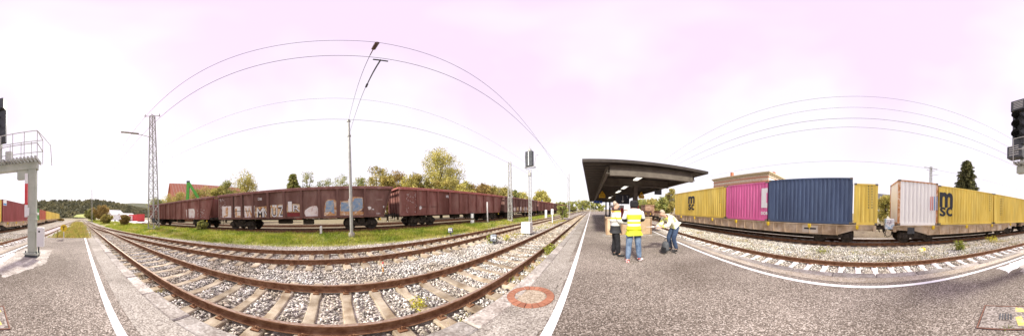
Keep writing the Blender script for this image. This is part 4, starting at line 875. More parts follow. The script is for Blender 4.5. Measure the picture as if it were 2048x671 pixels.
for zz, yy, xx in ((6.45,-1.76,.405),(4.0,-1.92,.425)):
    for i in range(5): MB().box(xx,xx+.006,yy+.06,yy+.5,zz+.04+i*.1,zz+.075+i*.1).build('indicator_row', rail_m, S)
b = MB(); b.box(.17,.2,-.05,.05,1.55,1.85); b.build('marker_plate', white_m, S, loc=(0,-.12,0)); 
for z0, z1, m_ in ((1.5,1.95,white_m),(1.95,2.75,redm),(2.75,3.15,white_m)): MB().box(.16,.175,-.06,.06,z0,z1).build('mast_plate', m_, S, loc=(0,-.2,0))
MB().cbox(-.1,.12,.0,.26,.42,1.12,.015).build('control_cabinet', white_m, S, loc=(.05,.2,0)); MB().box(.171,.176,.27,.33,.95,1.01).build('cabinet_lock', black_m, S)
b = MB(); b.tube([(-.02,.24,.5),(-.02,.24,.1)],.03,6); b.build('cable_pipe', dark_grey, S)
# loose things on the ballast
t = empty('yellow_marker_block', (-4.25,-8.5,-.62), R(30), 'yellow and white painted block lying in the ballast by the container train', 'marker block'); MB().cbox(-.28,-.05,-.11,.11,-.02,.16,.03).build('yellow_end', yellow_m, t); MB().cbox(-.05,.3,-.11,.11,-.02,.15,.03).build('pale_end', M('pale_yellow',(.8,.74,.4),(.85,.8,.55),6,.7), t)
t = empty('concrete_slab', (-6.9,-7.9,-.64), R(15), 'flat grey-brown slab lying beside the green weed in the ballast', 'slab'); MB().cbox(-.55,.55,-.2,.2,0,.12,.03).build('block', sleeper_m, t)
# ================================================================== vegetation
bark = M('bark', (.07,.05,.035), (.13,.1,.07), 5, .9, .4, 20)
def leafm(name, a, b, c): return M(name, a, b, .55, .7, c3=c, island=.5, trans=.3, world=True)
lf_olive = leafm('leaf_olive', (.25,.23,.065), (.42,.36,.11), (.56,.47,.15)); lf_yel = leafm('leaf_yellow_green', (.33,.32,.08), (.53,.48,.14), (.66,.58,.19))
lf_dark = leafm('leaf_dark_green', (.1,.11,.055), (.17,.175,.075), (.27,.26,.11)); lf_green = leafm('leaf_green', (.2,.235,.07), (.36,.37,.11), (.5,.47,.16)); lf_brown = leafm('leaf_russet', (.24,.16,.055), (.38,.27,.09), (.46,.35,.12))
def leaves(P, size, mat, parent, name='crown', flat=0):
    n = len(P); u = RNG.normal(0,1,(n,3)); u /= np.linalg.norm(u,axis=1)[:,None]; v = RNG.normal(0,1,(n,3)); v -= (v*u).sum(1)[:,None]*u; v /= np.linalg.norm(v,axis=1)[:,None]
    s = size*RNG.uniform(.6,1.3,n)[:,None]; V = np.stack([P-u*s*.5, P+v*s*.33, P+u*s*.5, P-v*s*.33],1); F = np.arange(4*n).reshape(n,4)
    return put(name, npmesh(name, V.reshape(-1,3), F, mat, 4), parent)
def tree(loc, h, w_, mat, label, nclump=60, per=120, size=.27, trunk=.25, name='tree', group=None, sparse=1.0, low=.12):
    t = empty(name, loc, 0, label, 'tree' if name == 'tree' else 'shrub', group); r = random.Random(int(abs(loc[0])*77+abs(loc[1])*13)); zc = h*(low+(1-low)/2); rz_ = h*(1-low)/2
    mb = MB(); tr = max(.05, h*.018); lean = (r.uniform(-.04,.04)*h, r.uniform(-.04,.04)*h)
    mb.tube([(0,0,-.2),(lean[0]*.4,lean[1]*.4,h*.35),(lean[0],lean[1],h*.8)], [tr*1.3,tr,tr*.25], 8); C = []
    for i in range(nclump):
        a = r.uniform(0,2*math.pi); z = r.uniform(-.95,.93); rad = math.sqrt(max(0,1-z*z))*r.uniform(.35,1.0)*r.uniform(.75,1.12)
        C.append((math.cos(a)*rad*w_/2*.86, math.sin(a)*rad*w_/2*.86, zc+z*rz_*.88))
    for i in range(min(12,nclump)):
        c = C[i]; s = r.uniform(.25,.6); p = Vector((lean[0]*s,lean[1]*s,h*(.15+s*.5))); q = Vector(c); mb.tube([p, p.lerp(q,.5)+Vector((0,0,.06*h)), q], [tr*.5,tr*.3,tr*.1], 5)
    mb.build('trunk', bark, t, smooth=True)
    C = np.array(C); k = RNG.integers(0,nclump,int(nclump*per*sparse)); rc = RNG.uniform(.5,1.25,nclump)[k]*min(w_,h)*.165
    d = RNG.normal(0,1,(len(k),3)); d /= np.linalg.norm(d,axis=1)[:,None]; P = C[k]+d*(rc*RNG.uniform(.15,1,len(k))**.5)[:,None]; P[:,2] = np.maximum(P[:,2],.05)
    leaves(P, size, mat, t); return t
def conifer(loc, h, w_, label, mat=lf_dark, group=None):
    t = empty('conifer_tree', loc, 0, label, 'tree', group); mb = MB(); mb.tube([(0,0,-.2),(0,0,h*.98)],[h*.016,.03],8); P = []
    r = random.Random(int(h*10+w_)); nl = int(h*1.9)
    for i in range(nl):
        z = h*(.1+.88*i/nl); rad = (1-(z/h-.1)/.92)**.62*w_/2; nb = 9
        for k in range(nb):
            a = 2*math.pi*(k+r.random())/nb; l_ = rad*r.uniform(.6,1.12); e = Vector((math.cos(a)*l_,math.sin(a)*l_,z-l_*.28+r.uniform(-.1,.1))); mb.tube([(0,0,z),e],[.04,.012],4)
            m_ = int(20+l_*36); s = RNG.uniform(.15,1,m_); q = np.array([(0,0,z)])+(np.array(e)-np.array((0,0,z)))[None]*s[:,None]+RNG.normal(0,.16,(m_,3))*np.array([1,1,.7]); P.append(q)
    mb.build('trunk', bark, t); leaves(np.concatenate(P), .42, mat, t); return t
def ptree(x, ytop, wpx, dist, mat, label, z0=-.1, **k):
    w_ = dist*2*math.tan(R(wpx/K/2)); h = hgt(x,ytop,dist)-z0; return tree(azd(x,dist,z0), h, w_, mat, label, **k)
ptree(492,337,66,38,lf_yel,'rounded yellow-green tree behind the gap between plum and red wagons',nclump=60)
ptree(452,360,52,37,lf_green,'lower green tree leaning against the rounded yellow-green tree'); ptree(418,371,56,50,lf_olive,'broad olive bush beside the green crane',nclump=40)
ptree(360,383,44,52,lf_yel,'yellow bush in front of the red barn roof'); ptree(335,390,46,54,lf_yel,'pale yellow bush below the barn gable'); ptree(312,396,50,48,lf_green,'green bush behind the floodlight mast')
p = azd(588,46,-.1); conifer(p, hgt(588,344,46)+.1, 7.5, 'dark pointed conifer rising behind the plum wagon', lf_green)
ptree(618,338,34,46,lf_green,'slender loose tree next to the pointed conifer',sparse=.5); ptree(650,350,40,44,lf_green,'thin see-through tree behind the graffiti wagon roofline',sparse=.45); ptree(684,346,52,42,lf_green,'see-through leafy tree just behind the catenary mast',sparse=.5); ptree(722,350,44,40,lf_green,'small loose tree between the catenary mast and the russet tree',sparse=.5)
ptree(757,325,54,32,lf_olive,'olive tree with ragged top behind the wagon end',nclump=52,sparse=.8); ptree(795,341,60,31,lf_brown,'russet bushy tree behind the gap between wagons',nclump=56); ptree(836,345,54,30,lf_olive,'dense olive bush beside the tall crowned tree',nclump=50)
ptree(882,298,102,35,lf_yel,'tall wide-crowned tree towering above the open wagons',nclump=110,per=160,low=.1); ptree(862,352,60,29,lf_olive,'low bush at the foot of the tall wide-crowned tree',nclump=40); ptree(908,352,62,30,lf_olive,'dense thicket under the tall crowned tree, towards the signal',nclump=44)
ptree(950,368,62,30,lf_brown,'russet hedge shrub behind the chalk-marked wagon'); ptree(990,371,54,34,lf_olive,'olive hedge shrub behind the thin white post'); ptree(1024,377,44,38,lf_green,'green hedge tree behind the slim lattice mast')
for x_, y_, w2, d_, m2, lab_ in ((396,377,50,52,lf_olive,'olive hedge bush right behind the green crane arm'),(436,372,50,36,lf_yel,'yellowish hedge bush filling in beside the rounded tree'),(775,347,50,27,lf_olive,'olive hedge bush between the ragged olive tree and the russet one'),(818,350,50,27,lf_yel,'yellowish hedge bush behind the red wagon top edge'),(930,361,56,28,lf_yel,'yellow-green hedge bush on the signal side of the tall tree'),(970,367,50,31,lf_brown,'russet-brown hedge bush in the hedge row beyond the tall tree'),(1008,373,46,36,lf_olive,'olive hedge bush before the slim lattice mast'),(1045,384,40,46,lf_yel,'yellowish hedge bush behind the tall signal')): ptree(x_,y_,w2,d_,m2,lab_)
ptree(1085,382,50,62,lf_yel,'rounded tree alone behind the receding wagons',nclump=50,size=.5)
for x, yt, wp, d in ((1118,403,44,90),(1146,402,46,100),(1166,399,40,110),(1186,402,34,120),(1202,408,26,120)): ptree(x,yt,wp,d,lf_green,'distant green tree beyond the end of the wagon line',group='distant trees beyond the wagon line',nclump=30,per=70,size=.8)
# far left and the container side
ptree(203,411,44,74,lf_brown,'russet rounded bush before the white houses',nclump=44,size=.5); ptree(183,418,34,80,lf_green,'green bush by the distant lattice mast',size=.5); ptree(213,428,32,46,lf_olive,'low olive shrub at the verge below the russet bush',name='shrub',low=.0); ptree(249,429,28,34,lf_brown,'rounded low shrub with russet tips on the verge',name='shrub',low=.0,size=.2)
ptree(404,441,30,17.5,lf_green,'green weedy shrub at the foot of the red wagon',z0=-.1,name='shrub',low=.0,size=.12,nclump=30); ptree(1125,411,36,30,lf_green,'green shrub at the verge beyond the signal',name='shrub',low=0,size=.2,nclump=26)
ptree(1343,374,26,48,lf_olive,'olive tree behind the end of the yellow lettered container',z0=-.7); ptree(1330,392,40,60,lf_green,'green tree beyond the low brown wagon',z0=-.7,size=.5); ptree(1306,397,40,70,lf_olive,'olive tree beyond the canopy columns',z0=-.7,size=.5); ptree(1285,398,36,80,lf_green,'green tree seen past the red ticket machine',z0=-.7,size=.5)
ptree(1772,390,52,32,lf_yel,'yellow-green bush seen through the gap between containers',z0=-.7); p = azd(1932,45,-.7); conifer(p, hgt(1932,317,45)+.7, 11.0, 'tall dark spruce behind the yellow lettered container')
ptree(122,437,20,70,lf_brown,'russet bush beside the distant tracks',name='shrub',low=0,size=.4)
ptree(110,431,26,110,lf_green,'green bush behind the tail of the container train',size=.7)
# small weeds
def weed(loc, h, w_, mat, label, n=160):
    t = empty('weed', loc, 0, label, 'plant'); P = RNG.normal(0,1,(n,3))*np.array([w_*.3,w_*.3,h*.28])+np.array([0,0,h*.55]); P[:,2] = np.clip(P[:,2],.01,h*1.1); mb = MB()
    for i in range(9): mb.tube([(0,0,-.03), tuple(P[i])],[.006,.002],4)
    mb.build('stem', grass_m, t); leaves(P, h*.22, mat, t, 'foliage'); return t
weed_y = leafm('weed_yellow', (.4,.38,.03), (.55,.5,.05), (.65,.6,.1)); weed_g = leafm('weed_green', (.16,.22,.03), (.28,.3,.05), (.36,.36,.08))
weed((1.36,2.5,-.42), .22, .3, weed_y, 'bright yellow-green weed between the rails of the platform track'); weed((-6.3,-7.55,-.62), .55, .6, weed_g, 'bushy green weed beside the flat slab in the ballast', 300); weed((1.2,-8.3,-.64), .3, .7, weed_g, 'low green weed in the ballast under the blue container', 220)
weed((6.4,1.62,-.4), .42, .5, weed_g, 'green weed against the platform edge stones', 240); weed((7.5,5.25,-.42), .5, .6, weed_g, 'green weed next to the dwarf signal in the ballast', 260); weed((-10.5,-8.4,-.62), .45, .8, weed_y, 'yellow weed in the ballast near the maroon container', 240); weed((8.6,4.9,-.42), .4, .35, weed_y, 'small yellow flowering weed between the tracks by the signal', 120)
weed((-1.52,-.98,0), .06, .14, weed_g, 'tiny weed growing from the edge of the square drain cover', 60)

# ================================================================== hills with woods
hill_m = M('hill_ground', (.05,.055,.025), (.1,.1,.045), .02, .95, world=True)
def hill(dist, px, lab):        # ridge line from the photograph turned into a real ridge at that distance
    mb = MB(); n = len(px); rows = []
    for x, y in px:
        c = azd(x,dist); zt = hgt(x,y,dist); d = c.normalized()
        rows.append([c*.72+Vector((0,0,-1)), c*.86+Vector((0,0,zt*.55)), c+Vector((0,0,zt)), c*1.25+Vector((0,0,zt*.6)), c*1.5+Vector((0,0,-1))])
    for r_ in rows: mb.v += [tuple(v) for v in r_]
    for i in range(n-1):
        for j in range(4): mb.f.append((i*5+j,i*5+j+1,(i+1)*5+j+1,(i+1)*5+j)); mb.m.append(0)
    tag(mb.build('hills', hill_m, smooth=True), kind='structure'); return rows
H1 = [(40,412),(60,406),(75,403),(100,401.5),(130,401),(160,401.5),(185,400),(205,401),(225,405),(245,409),(262,413),(276,416),(292,419),(310,423)]
rows = hill(520, H1, ''); hill(1500, [(225,408),(245,406.5),(265,405.5),(285,406),(305,408),(330,412),(360,415)], '')
P = []
for i in range(len(rows)-1):
    for k in range(150):
        a = RNG.random(); t_ = RNG.random()*2; j = int(t_); f_ = t_-j; q = [rows[i][m].lerp(rows[i+1][m],a) for m in range(3)]; p = q[j].lerp(q[j+1],f_) if j < 2 else q[2]
        c = np.array(p)+np.array([0,0,2.5]); s = RNG.uniform(3.0,6.5); d = RNG.normal(0,1,(26,3)); d /= np.linalg.norm(d,axis=1)[:,None]; P.append(c+d*s*np.array([.55,.55,.65])*RNG.uniform(.4,1,(26,1)))
lf_hill = M('leaf_far_wood', (.16,.165,.1), (.28,.27,.15), .03, .8, c3=(.4,.37,.19), island=.45, world=True)
o = leaves(np.concatenate(P), 3.2, lf_hill, None, 'woods'); tag(o, kind='stuff')
field = MB(); field.add([tuple(azd(x,d,z)) for x,d,z in ((146,260,2.0),(172,262,1.0),(170,330,8),(154,330,7))],[(0,1,2,3)]); tag(field.build('field', M('field_green',(.28,.32,.06),(.36,.38,.09),.05,.9,world=True)), kind='structure')

# ================================================================== buildings
brickw = M('old_brick', (.48,.36,.27), (.64,.53,.42), 2.2, .9, .3, 12, c3=(.68,.6,.5), detail=8); redband = M('red_brick_band', (.45,.16,.09), (.55,.25,.15), 4, .9); cornice_m = M('cornice_stone', (.4,.32,.2), (.62,.55,.4), 6, .9, detail=8); plaster = M('pale_plaster', (.78,.74,.68), (.86,.83,.78), 1, .9); tile_m = M('roof_tile_red', (.5,.18,.11), (.62,.28,.19), 3, .85); glass = M('window_glass', (.05,.06,.07), (.09,.1,.11), 1, .15, spec=.6)
bd = empty('brick_station_building', (18.6,-35.2,-.7), 0, 'old brick building with red bands and stone cornice above the pink container', 'building')
W_, D_, H_ = 19.2, 12.0, 12.0
MB().box(0,W_,-D_,0,0,H_).build('wall', brickw, bd); MB().box(-.02,0,-D_+.35,-.35,0,H_-.9).build('gable_plaster', plaster, bd)
for z in (9.6,10.7): MB().box(-.06,W_+.06,-D_-.06,.06,z,z+.28).build('brick_band', redband, bd)
MB().box(-.25,W_+.25,-D_-.25,.25,H_-.55,H_-.2).build('cornice', cornice_m, bd); MB().box(-.5,W_+.5,-D_-.5,.5,H_-.2,H_+.12).build('cornice', cornice_m, bd)
b = MB(); e = .45; b.add([(-e,-D_-e,H_+.13),(W_+e,-D_-e,H_+.13),(W_+e,e,H_+.13),(-e,e,H_+.13),(4,-D_/2,H_+1.1),(W_-4,-D_/2,H_+1.1)],[(0,1,5,4),(1,2,5),(2,3,4,5),(3,0,4)]); rf = b.build('roof', tile_m, bd)
for x, y in ((13.5,-2.2),(2.2,-7.5)): MB().cbox(x-.35,x+.35,y-.45,y+.45,H_,H_+1.9,.05).build('chimney', redband, rf)
for i in range(7):
    for z in (1.2,4.4,7.2):
        x = 1.6+i*2.65; f_ = MB().box(x-.55,x+.55,.002,.05,z,z+1.6).build('window', cornice_m, bd); MB().box(x-.46,x+.46,.051,.06,z+.09,z+1.5).build('pane', glass, f_); MB().box(x-.65,x+.65,.002,.16,z-.14,z-.01).build('sill', cornice_m, f_)
def gable(name, label, loc, rz, L_, W2, hw, hr, wall, roof, ribs=0, wins=(), group=None, cat='building'):
    t = empty(name, loc, rz, label, cat, group); MB().add([(-L_/2,-W2/2,0),(L_/2,-W2/2,0),(L_/2,W2/2,0),(-L_/2,W2/2,0),(-L_/2,-W2/2,hw),(L_/2,-W2/2,hw),(L_/2,W2/2,hw),(-L_/2,W2/2,hw),(-L_/2,0,hr-.15),(L_/2,0,hr-.15)],[(0,1,5,4),(1,2,6,9,5),(2,3,7,6),(3,0,4,8,7)]).build('wall', wall, t)
    s = (hr-hw)/(W2/2); o_ = .5; b = MB()
    for k in (-1,1):
        q = [(-L_/2-o_,k*(W2/2+o_),hw-s*o_),(L_/2+o_,k*(W2/2+o_),hw-s*o_),(L_/2+o_,0,hr),(-L_/2-o_,0,hr)]; b.add(q+[(x,y,z-.14) for x,y,z in q],[(0,1,2,3),(7,6,5,4),(0,4,5,1),(1,5,6,2),(2,6,7,3),(3,7,4,0)])
    rf = b.build('roof', roof, t)
    if ribs:
        rm = MB(); rm.beam((0,-(W2/2+o_),hw-s*o_+.05),(0,0,hr+.05),.14,.1); rm = rm.mesh('roof_rib', ribs)
        for i in range(int(L_/1.1)): put('roof_rib', rm, rf, (-L_/2+.4+i*1.1,0,0))
    for (x, z, w_, h) in wins:
        f_ = MB().box(x-w_/2,x+w_/2,-W2/2-.05,-W2/2-.002,z,z+h).build('window', glass, t); MB().box(x-w_/2-.08,x+w_/2+.08,-W2/2-.12,-W2/2-.051,z-.1,z-.01).build('sill', plaster, f_)
    return t
barn_rib = M('roof_rib_pale', (.62,.42,.32), (.7,.5,.4), 4, .85)
gable('red_barn', 'large barn with steep striped red tile roof behind the green crane', azd(342,60,-.1)+Vector((17*math.cos(R(70)),17*math.sin(R(70)),0)), R(70), 34, 15, 5.5, hgt(339,366,60)+.1, redband, tile_m, barn_rib, [(-14+i*4,2.5,1.4,1.4) for i in range(7)])
gable('white_house', 'white house with dark windows behind the russet bush', azd(228,92,-.1), R(-60), 9, 7, 3.2, 5.6, plaster, white_m, 0, [(-2.5,1.1,1.1,1.2),(0,1.1,1.1,1.2),(2.5,1.1,1.1,1.2)])
gable('white_house', 'lower white shed with pale roof next to the red skips', azd(252,86,-.1), R(-60), 9, 5, 2.4, 3.6, plaster, white_m, 0, [(-3,.9,1.2,1),(0,.9,1.2,1),(2.6,.9,1.2,1)])
def van(loc, rz, label):
    t = empty('white_van', loc, rz, label, 'van', 'parked white vans by the sheds'); MB().prism([(-2.4,.35),(2.4,.35),(2.4,1.1),(1.7,1.25),(1.1,2.2),(-2.4,2.25)],-.95,.95).build('body', white_m, t); MB().prism([(1.15,1.3),(1.62,1.28),(1.16,2.05)],-.96,.96).build('windscreen', glass, t)
    for x in (-1.5,1.5):
        for s in (-1,1): MB().tube([(x,s*.8,.33),(x,s*.98,.33)],.33,14).build('wheel', black_m, t)
van(azd(238,66,-.1), R(25), 'white delivery van parked between the white house and the shrub'); van(azd(258,64,-.1), R(-70), 'white van parked next to the red skips')
concrete = M('yard_concrete', (.72,.7,.69), (.82,.8,.79), 1, .9, world=True)
mb = MB(); mb.add([tuple(azd(x,d,-.045)) for x,d in ((222,52),(292,36),(300,75),(215,90))],[(0,1,2,3)]); tag(mb.build('yard_pavement', concrete), kind='structure')
def skip(loc, rz, label, L_=6.0):
    t = empty('red_skip', loc, rz, label, 'skip container'); MB().box(-L_/2,L_/2,-1.2,1.2,.15,2.4).build('body', redm, t)
    rm = MB().box(-.05,.05,-1.26,-1.2,.15,2.4).mesh('rib', redm)
    for i in range(7): put('rib', rm, t, (-L_/2+.3+i*(L_-.6)/6,0,0))
    MB().box(-L_/2-.05,L_/2+.05,-1.28,1.28,2.4,2.52).build('top_rim', redm, t); MB().box(-L_/2,L_/2,-.8,.8,0,.15).build('skid', underframe, t)
skip(azd(281,58,-.05), R(-18), 'long red steel skip at the yard edge behind the red wagon'); skip(azd(268,66,-.05), R(-50), 'smaller red steel skip beside the white shed', 4.2)
# green material handler behind the wagons
gr = M('crane_green', (.1,.42,.06), (.15,.5,.1), 3, .5); D_ = 44
cr = empty('green_material_handler', azd(386,D_,-.05), R(38), 'bright green crane arm folded above the wagons', 'crane'); d0 = azd(386,D_); rt = Vector((math.cos(R((386-X0)/K)), -math.sin(R((386-X0)/K)), 0))
inv = Matrix.Rotation(-R(38),4,'Z')
def cp_(x, y): p = azd(x,D_,hgt(x,y,D_)+.05)-d0; return inv @ p
b = MB(); b.beam(cp_(377.5,364), cp_(375.5,402), .75,.75); b.build('stick', gr, cr); b = MB(); b.beam(cp_(377.5,364), cp_(398,397), .85,.7); b.beam(cp_(398,397), cp_(404,420), .95,.8); b.build('boom', gr, cr)
b = MB(); b.beam(cp_(379,368), cp_(396,398), .3,.25); b.build('hydraulic_ram', black_m, cr); b = MB(); b.tube([cp_(377.5,364)+Vector((-.4,0,0)),cp_(377.5,364)+Vector((.4,0,0))],.45,10); b.build('pivot', dark_grey, cr)
q = cp_(404,424); MB().cbox(q.x-2,q.x+2.4,q.y-1.3,q.y+1.3,1.2,2.6,.1).build('engine_house', gr, cr); MB().cbox(q.x-2,q.x-.4,q.y-1.25,q.y-.1,2.6,3.9,.08).build('cab', glass, cr)
for s in (-1,1): MB().prism([(q.x-2,.1),(q.x-2.3,.5),(q.x-2,.95),(q.x+2,.95),(q.x+2.3,.5),(q.x+2,.1)],q.y+s*1.1-.3,q.y+s*1.1+.3).build('crawler_track', black_m, cr)
MB().tube([(q.x,q.y,.9),(q.x,q.y,1.25)],.8,14).build('slewing_ring', dark_grey, cr)
q = cp_(375.5,402); b = MB()
for k in range(5): a = k*2*math.pi/5; b.tube([(q.x,q.y,q.z),(q.x+.6*math.cos(a),q.y+.6*math.sin(a),q.z-.6),(q.x+.1*math.cos(a),q.y+.1*math.sin(a),q.z-1.3)],[.12,.1,.04],5)
b.build('grapple', dark_grey, cr)
gable('slate_house', 'house with dark slate roof glimpsed through the gap between containers', azd(1768,52,-.7), R(20), 12, 9, 5.0, hgt(1764,386,50)+.7, plaster, M('slate',(.07,.07,.09),(.11,.11,.13),3,.7), 0, [(-3,1.5,1.2,1.3),(0,1.5,1.2,1.3),(3,1.5,1.2,1.3)])
# ================================================================== people
skin_m = M('skin', (.55,.33,.24), (.62,.39,.29), 8, .6); hair_m = M('hair_grey_blond', (.42,.33,.25), (.55,.45,.36), 30, .8)
jeans = M('denim', (.07,.11,.19), (.13,.19,.3), 9, .9, .3, 40, c3=(.2,.27,.38)); jeans_d = M('dark_denim', (.03,.05,.1), (.06,.09,.16), 9, .9, .3, 40); trous_b = M('black_trousers', (.012,.012,.015), (.028,.028,.032), 7, .9, .3, 40)
def banded(name, stops, rough=.7):      # horizontal cloth bands by height in the garment: colour and retro-reflective tape
    m = bpy.data.materials.new(name); m.use_nodes = True; nt = m.node_tree; N = nt.nodes.new; L = nt.links.new; b = nt.nodes['Principled BSDF']; b.inputs['Roughness'].default_value = rough
    tc = N('ShaderNodeTexCoord'); sx = N('ShaderNodeSeparateXYZ'); mr = N('ShaderNodeMapRange'); mr.inputs[1].default_value = .6; mr.inputs[2].default_value = 1.7; r = N('ShaderNodeValToRGB'); r.color_ramp.interpolation = 'CONSTANT'
    L(tc.outputs['Object'], sx.inputs[0]); L(sx.outputs[2], mr.inputs[0]); L(mr.outputs[0], r.inputs[0]); L(r.outputs[0], b.inputs['Base Color']); e = r.color_ramp.elements
    for i, (z, c) in enumerate(stops):
        q = e[i] if i < 2 else e.new(min(1,max(0,(z-.6)/1.1))); q.position = min(1,max(0,(z-.6)/1.1)); q.color = (*c,1)
    n = N('ShaderNodeTexNoise'); n.inputs['Scale'].default_value = 14; bp = N('ShaderNodeBump'); bp.inputs['Strength'].default_value = .4; bp.inputs['Distance'].default_value = .02; L(tc.outputs['Object'], n.inputs[0]); L(n.outputs[0], bp.inputs['Height']); L(bp.outputs[0], b.inputs['Normal']); return m
HV = (.72,.78,.03); TAPE = (.72,.72,.72); WH = (.8,.8,.78); BK = (.02,.02,.025)
vest = banded('hi_vis_vest', [(0,HV),(1.0,HV),(1.055,TAPE),(1.115,HV),(1.175,TAPE),(1.225,HV),(1.36,(.8,.8,.62)),(1.40,WH)])
jacket1 = banded('hi_vis_jacket', [(0,BK),(.96,BK),(1.0,TAPE),(1.05,WH),(1.2,(.78,.7,.05)),(1.26,TAPE),(1.31,WH),(1.41,(.75,.42,.04)),(1.46,BK)])
sleeve2 = banded('vest_sleeve', [(0,BK),(1.24,WH)]); jacket3 = M('hi_vis_pale_jacket', (.68,.74,.1), (.8,.8,.55), 5, .7, .4, 16, c3=(.84,.84,.78), pos=(.36,.46,.56)); black_cloth = M('black_cloth', (.014,.014,.017), (.03,.03,.034), 8, .95, .3, 40)
orange_cloth = M('orange_cloth', (.7,.25,.03)); shoe_r = M('red_white_shoe', (.6,.08,.08), (.82,.8,.8), 9, .7, pos=(.45,.5,.55)); shoe_b = M('black_shoe', (.02,.02,.022), (.05,.05,.05), 8, .7)
def skinned(name, V, E, mat, parent, root=0, sub=2):
    me = bpy.data.meshes.new(name); keys = list(V); me.from_pydata([V[k][:3] for k in keys], [(keys.index(a),keys.index(b)) for a,b in E], []); ob = bpy.data.objects.new(name+'_source', me); COL.objects.link(ob)
    md = ob.modifiers.new('s','SKIN'); md.use_smooth_shade = True; sv = me.skin_vertices[0].data
    for i, k in enumerate(keys): r_ = V[k][3]; sv[i].radius = r_ if isinstance(r_,tuple) else (r_,r_); sv[i].use_root = (i == root)
    ms = ob.modifiers.new('u','SUBSURF'); ms.levels = sub; ms.render_levels = sub
    dg = bpy.context.evaluated_depsgraph_get(); m2 = bpy.data.meshes.new_from_object(ob.evaluated_get(dg)); bpy.data.objects.remove(ob); m2.materials.clear(); m2.materials.append(mat); m2.name = name
    return put(name, m2, parent)
def person(loc, rz, label, J, clothes, extra=None):
    """J: joints in metres, x to the person's right, y forward."""
    t = empty('person', loc, rz, label, 'person'); V = {}; E = []
    rad = dict(pelvis=.105,spine=.1,chest=.105,neck=.055,jaw=.078,head=.102,crown=.08)
    for k in ('pelvis','spine','chest','neck','jaw','head','crown'): V[k] = (*J[k], rad[k])
    E += [('pelvis','spine'),('spine','chest'),('chest','neck'),('neck','jaw'),('jaw','head'),('head','crown')]
    hd = Vector(J['head'])-Vector(J['jaw']); fw = Vector(J['face']).normalized(); p = Vector(J['jaw']).lerp(Vector(J['head']),.55)+fw*.1; V['nose'] = (*p,.016); E.append(('head','nose'))
    for s in ('l','r'):
        V['sh'+s] = (*J['sh'+s],.048); V['el'+s] = (*J['el'+s],.045); V['wr'+s] = (*J['wr'+s],.032); V['hip'+s] = (*J['hip'+s],.08); V['kn'+s] = (*J['kn'+s],.06); V['an'+s] = (*J['an'+s],.036); V['toe'+s] = (*(Vector(J['an'+s]).lerp(Vector(J['toe'+s]),.5)),.022)
        E += [('chest','sh'+s),('sh'+s,'el'+s),('el'+s,'wr'+s),('pelvis','hip'+s),('hip'+s,'kn'+s),('kn'+s,'an'+s),('an'+s,'toe'+s)]
        w_ = Vector(J['wr'+s]); d = (w_-Vector(J['el'+s])).normalized(); sd = d.cross(Vector((0,0,1))); sd = (sd if sd.length > .1 else Vector((1,0,0))).normalized(); up = sd.cross(d)
        pm = w_+d*.085; V['palm'+s] = (*pm,(.04,.02)); E.append(('wr'+s,'palm'+s))
        for i, (o_, l_) in enumerate(((-.033,.06),(-.011,.078),(.011,.074),(.033,.055))):
            a = pm+d*.03+sd*o_; b_ = a+d*l_*.5-up*.008; c = b_+d*l_*.4-up*.028
            for n_, q, r_ in (('a',a,.011),('b',b_,.0095),('c',c,.008)): V['f%d%s%s'%(i,n_,s)] = (*q,r_)
            E += [('palm'+s,'f%da%s'%(i,s)),('f%da%s'%(i,s),'f%db%s'%(i,s)),('f%db%s'%(i,s),'f%dc%s'%(i,s))]
        a = w_+d*.04+sd*(.05 if s=='l' else -.05)*-1; b_ = a+d*.05-up*.02; V['tha'+s] = (*a,.012); V['thb'+s] = (*b_,.009); E += [('palm'+s,'tha'+s),('tha'+s,'thb'+s)]
    skinned('body', V, E, skin_m, t)
    def part(name, keys, mat, add, edges):
        VV = {k: (*(J[k] if k in J else V[k][:3]), add[k] if isinstance(add,dict) else add) for k in keys}; return skinned(name, VV, edges, mat, t)
    j = clothes['jacket']; arms = clothes.get('arms', j); h = clothes.get('hem', 0); pv = Vector(J['pelvis']); low = pv+(pv-Vector(J['spine'])).normalized()*h; J2 = dict(J); J2['hem'] = tuple(low)
    VV = dict(hem=(*low,(.2,.165)), pelvis=(*J['pelvis'],(.21,.17)), spine=(*J['spine'],(.19,.16)), chest=(*J['chest'],(.2,.16)), collar=(*(Vector(J['chest']).lerp(Vector(J['neck']),.75)),(.092,.09)), upper=(*(Vector(J['chest']).lerp(Vector(J['neck']),.38)),(.16,.13)), shl=(*J['shl'],.1), shr=(*J['shr'],.1))
    EE = [('hem','pelvis'),('pelvis','spine'),('spine','chest'),('chest','upper'),('upper','collar'),('chest','shl'),('chest','shr')]
    if arms is j:
        for s in ('l','r'): VV['el'+s] = (*J['el'+s],.078); VV['wr'+s] = (*J['wr'+s],.06); EE += [('sh'+s,'el'+s),('el'+s,'wr'+s)]
    jk = skinned('jacket', VV, EE, j, t, 1)
    if arms is not j:
        for s in ('l','r'): skinned('sleeve', dict(sh=(*J['sh'+s],.082),el=(*J['el'+s],.062),wr=(*J['wr'+s],.046)), [('sh','el'),('el','wr')], arms, t)
    VV = dict(pelvis=(*J['pelvis'],(.12,.1))); EE = []
    for s in ('l','r'):
        mid = Vector(J['hip'+s]).lerp(Vector(J['kn'+s]),.5); VV['hip'+s] = (*J['hip'+s],.1); VV['mid'+s] = (*mid,.108); VV['kn'+s] = (*J['kn'+s],.09); VV['cf'+s] = (*(Vector(J['kn'+s]).lerp(Vector(J['an'+s]),.5)),.084); VV['an'+s] = (*(Vector(J['an'+s])+Vector((0,0,.0))),.064)
        EE += [('pelvis','hip'+s),('hip'+s,'mid'+s),('mid'+s,'kn'+s),('kn'+s,'cf'+s),('cf'+s,'an'+s)]
    skinned('trousers', VV, EE, clothes['trousers'], t)
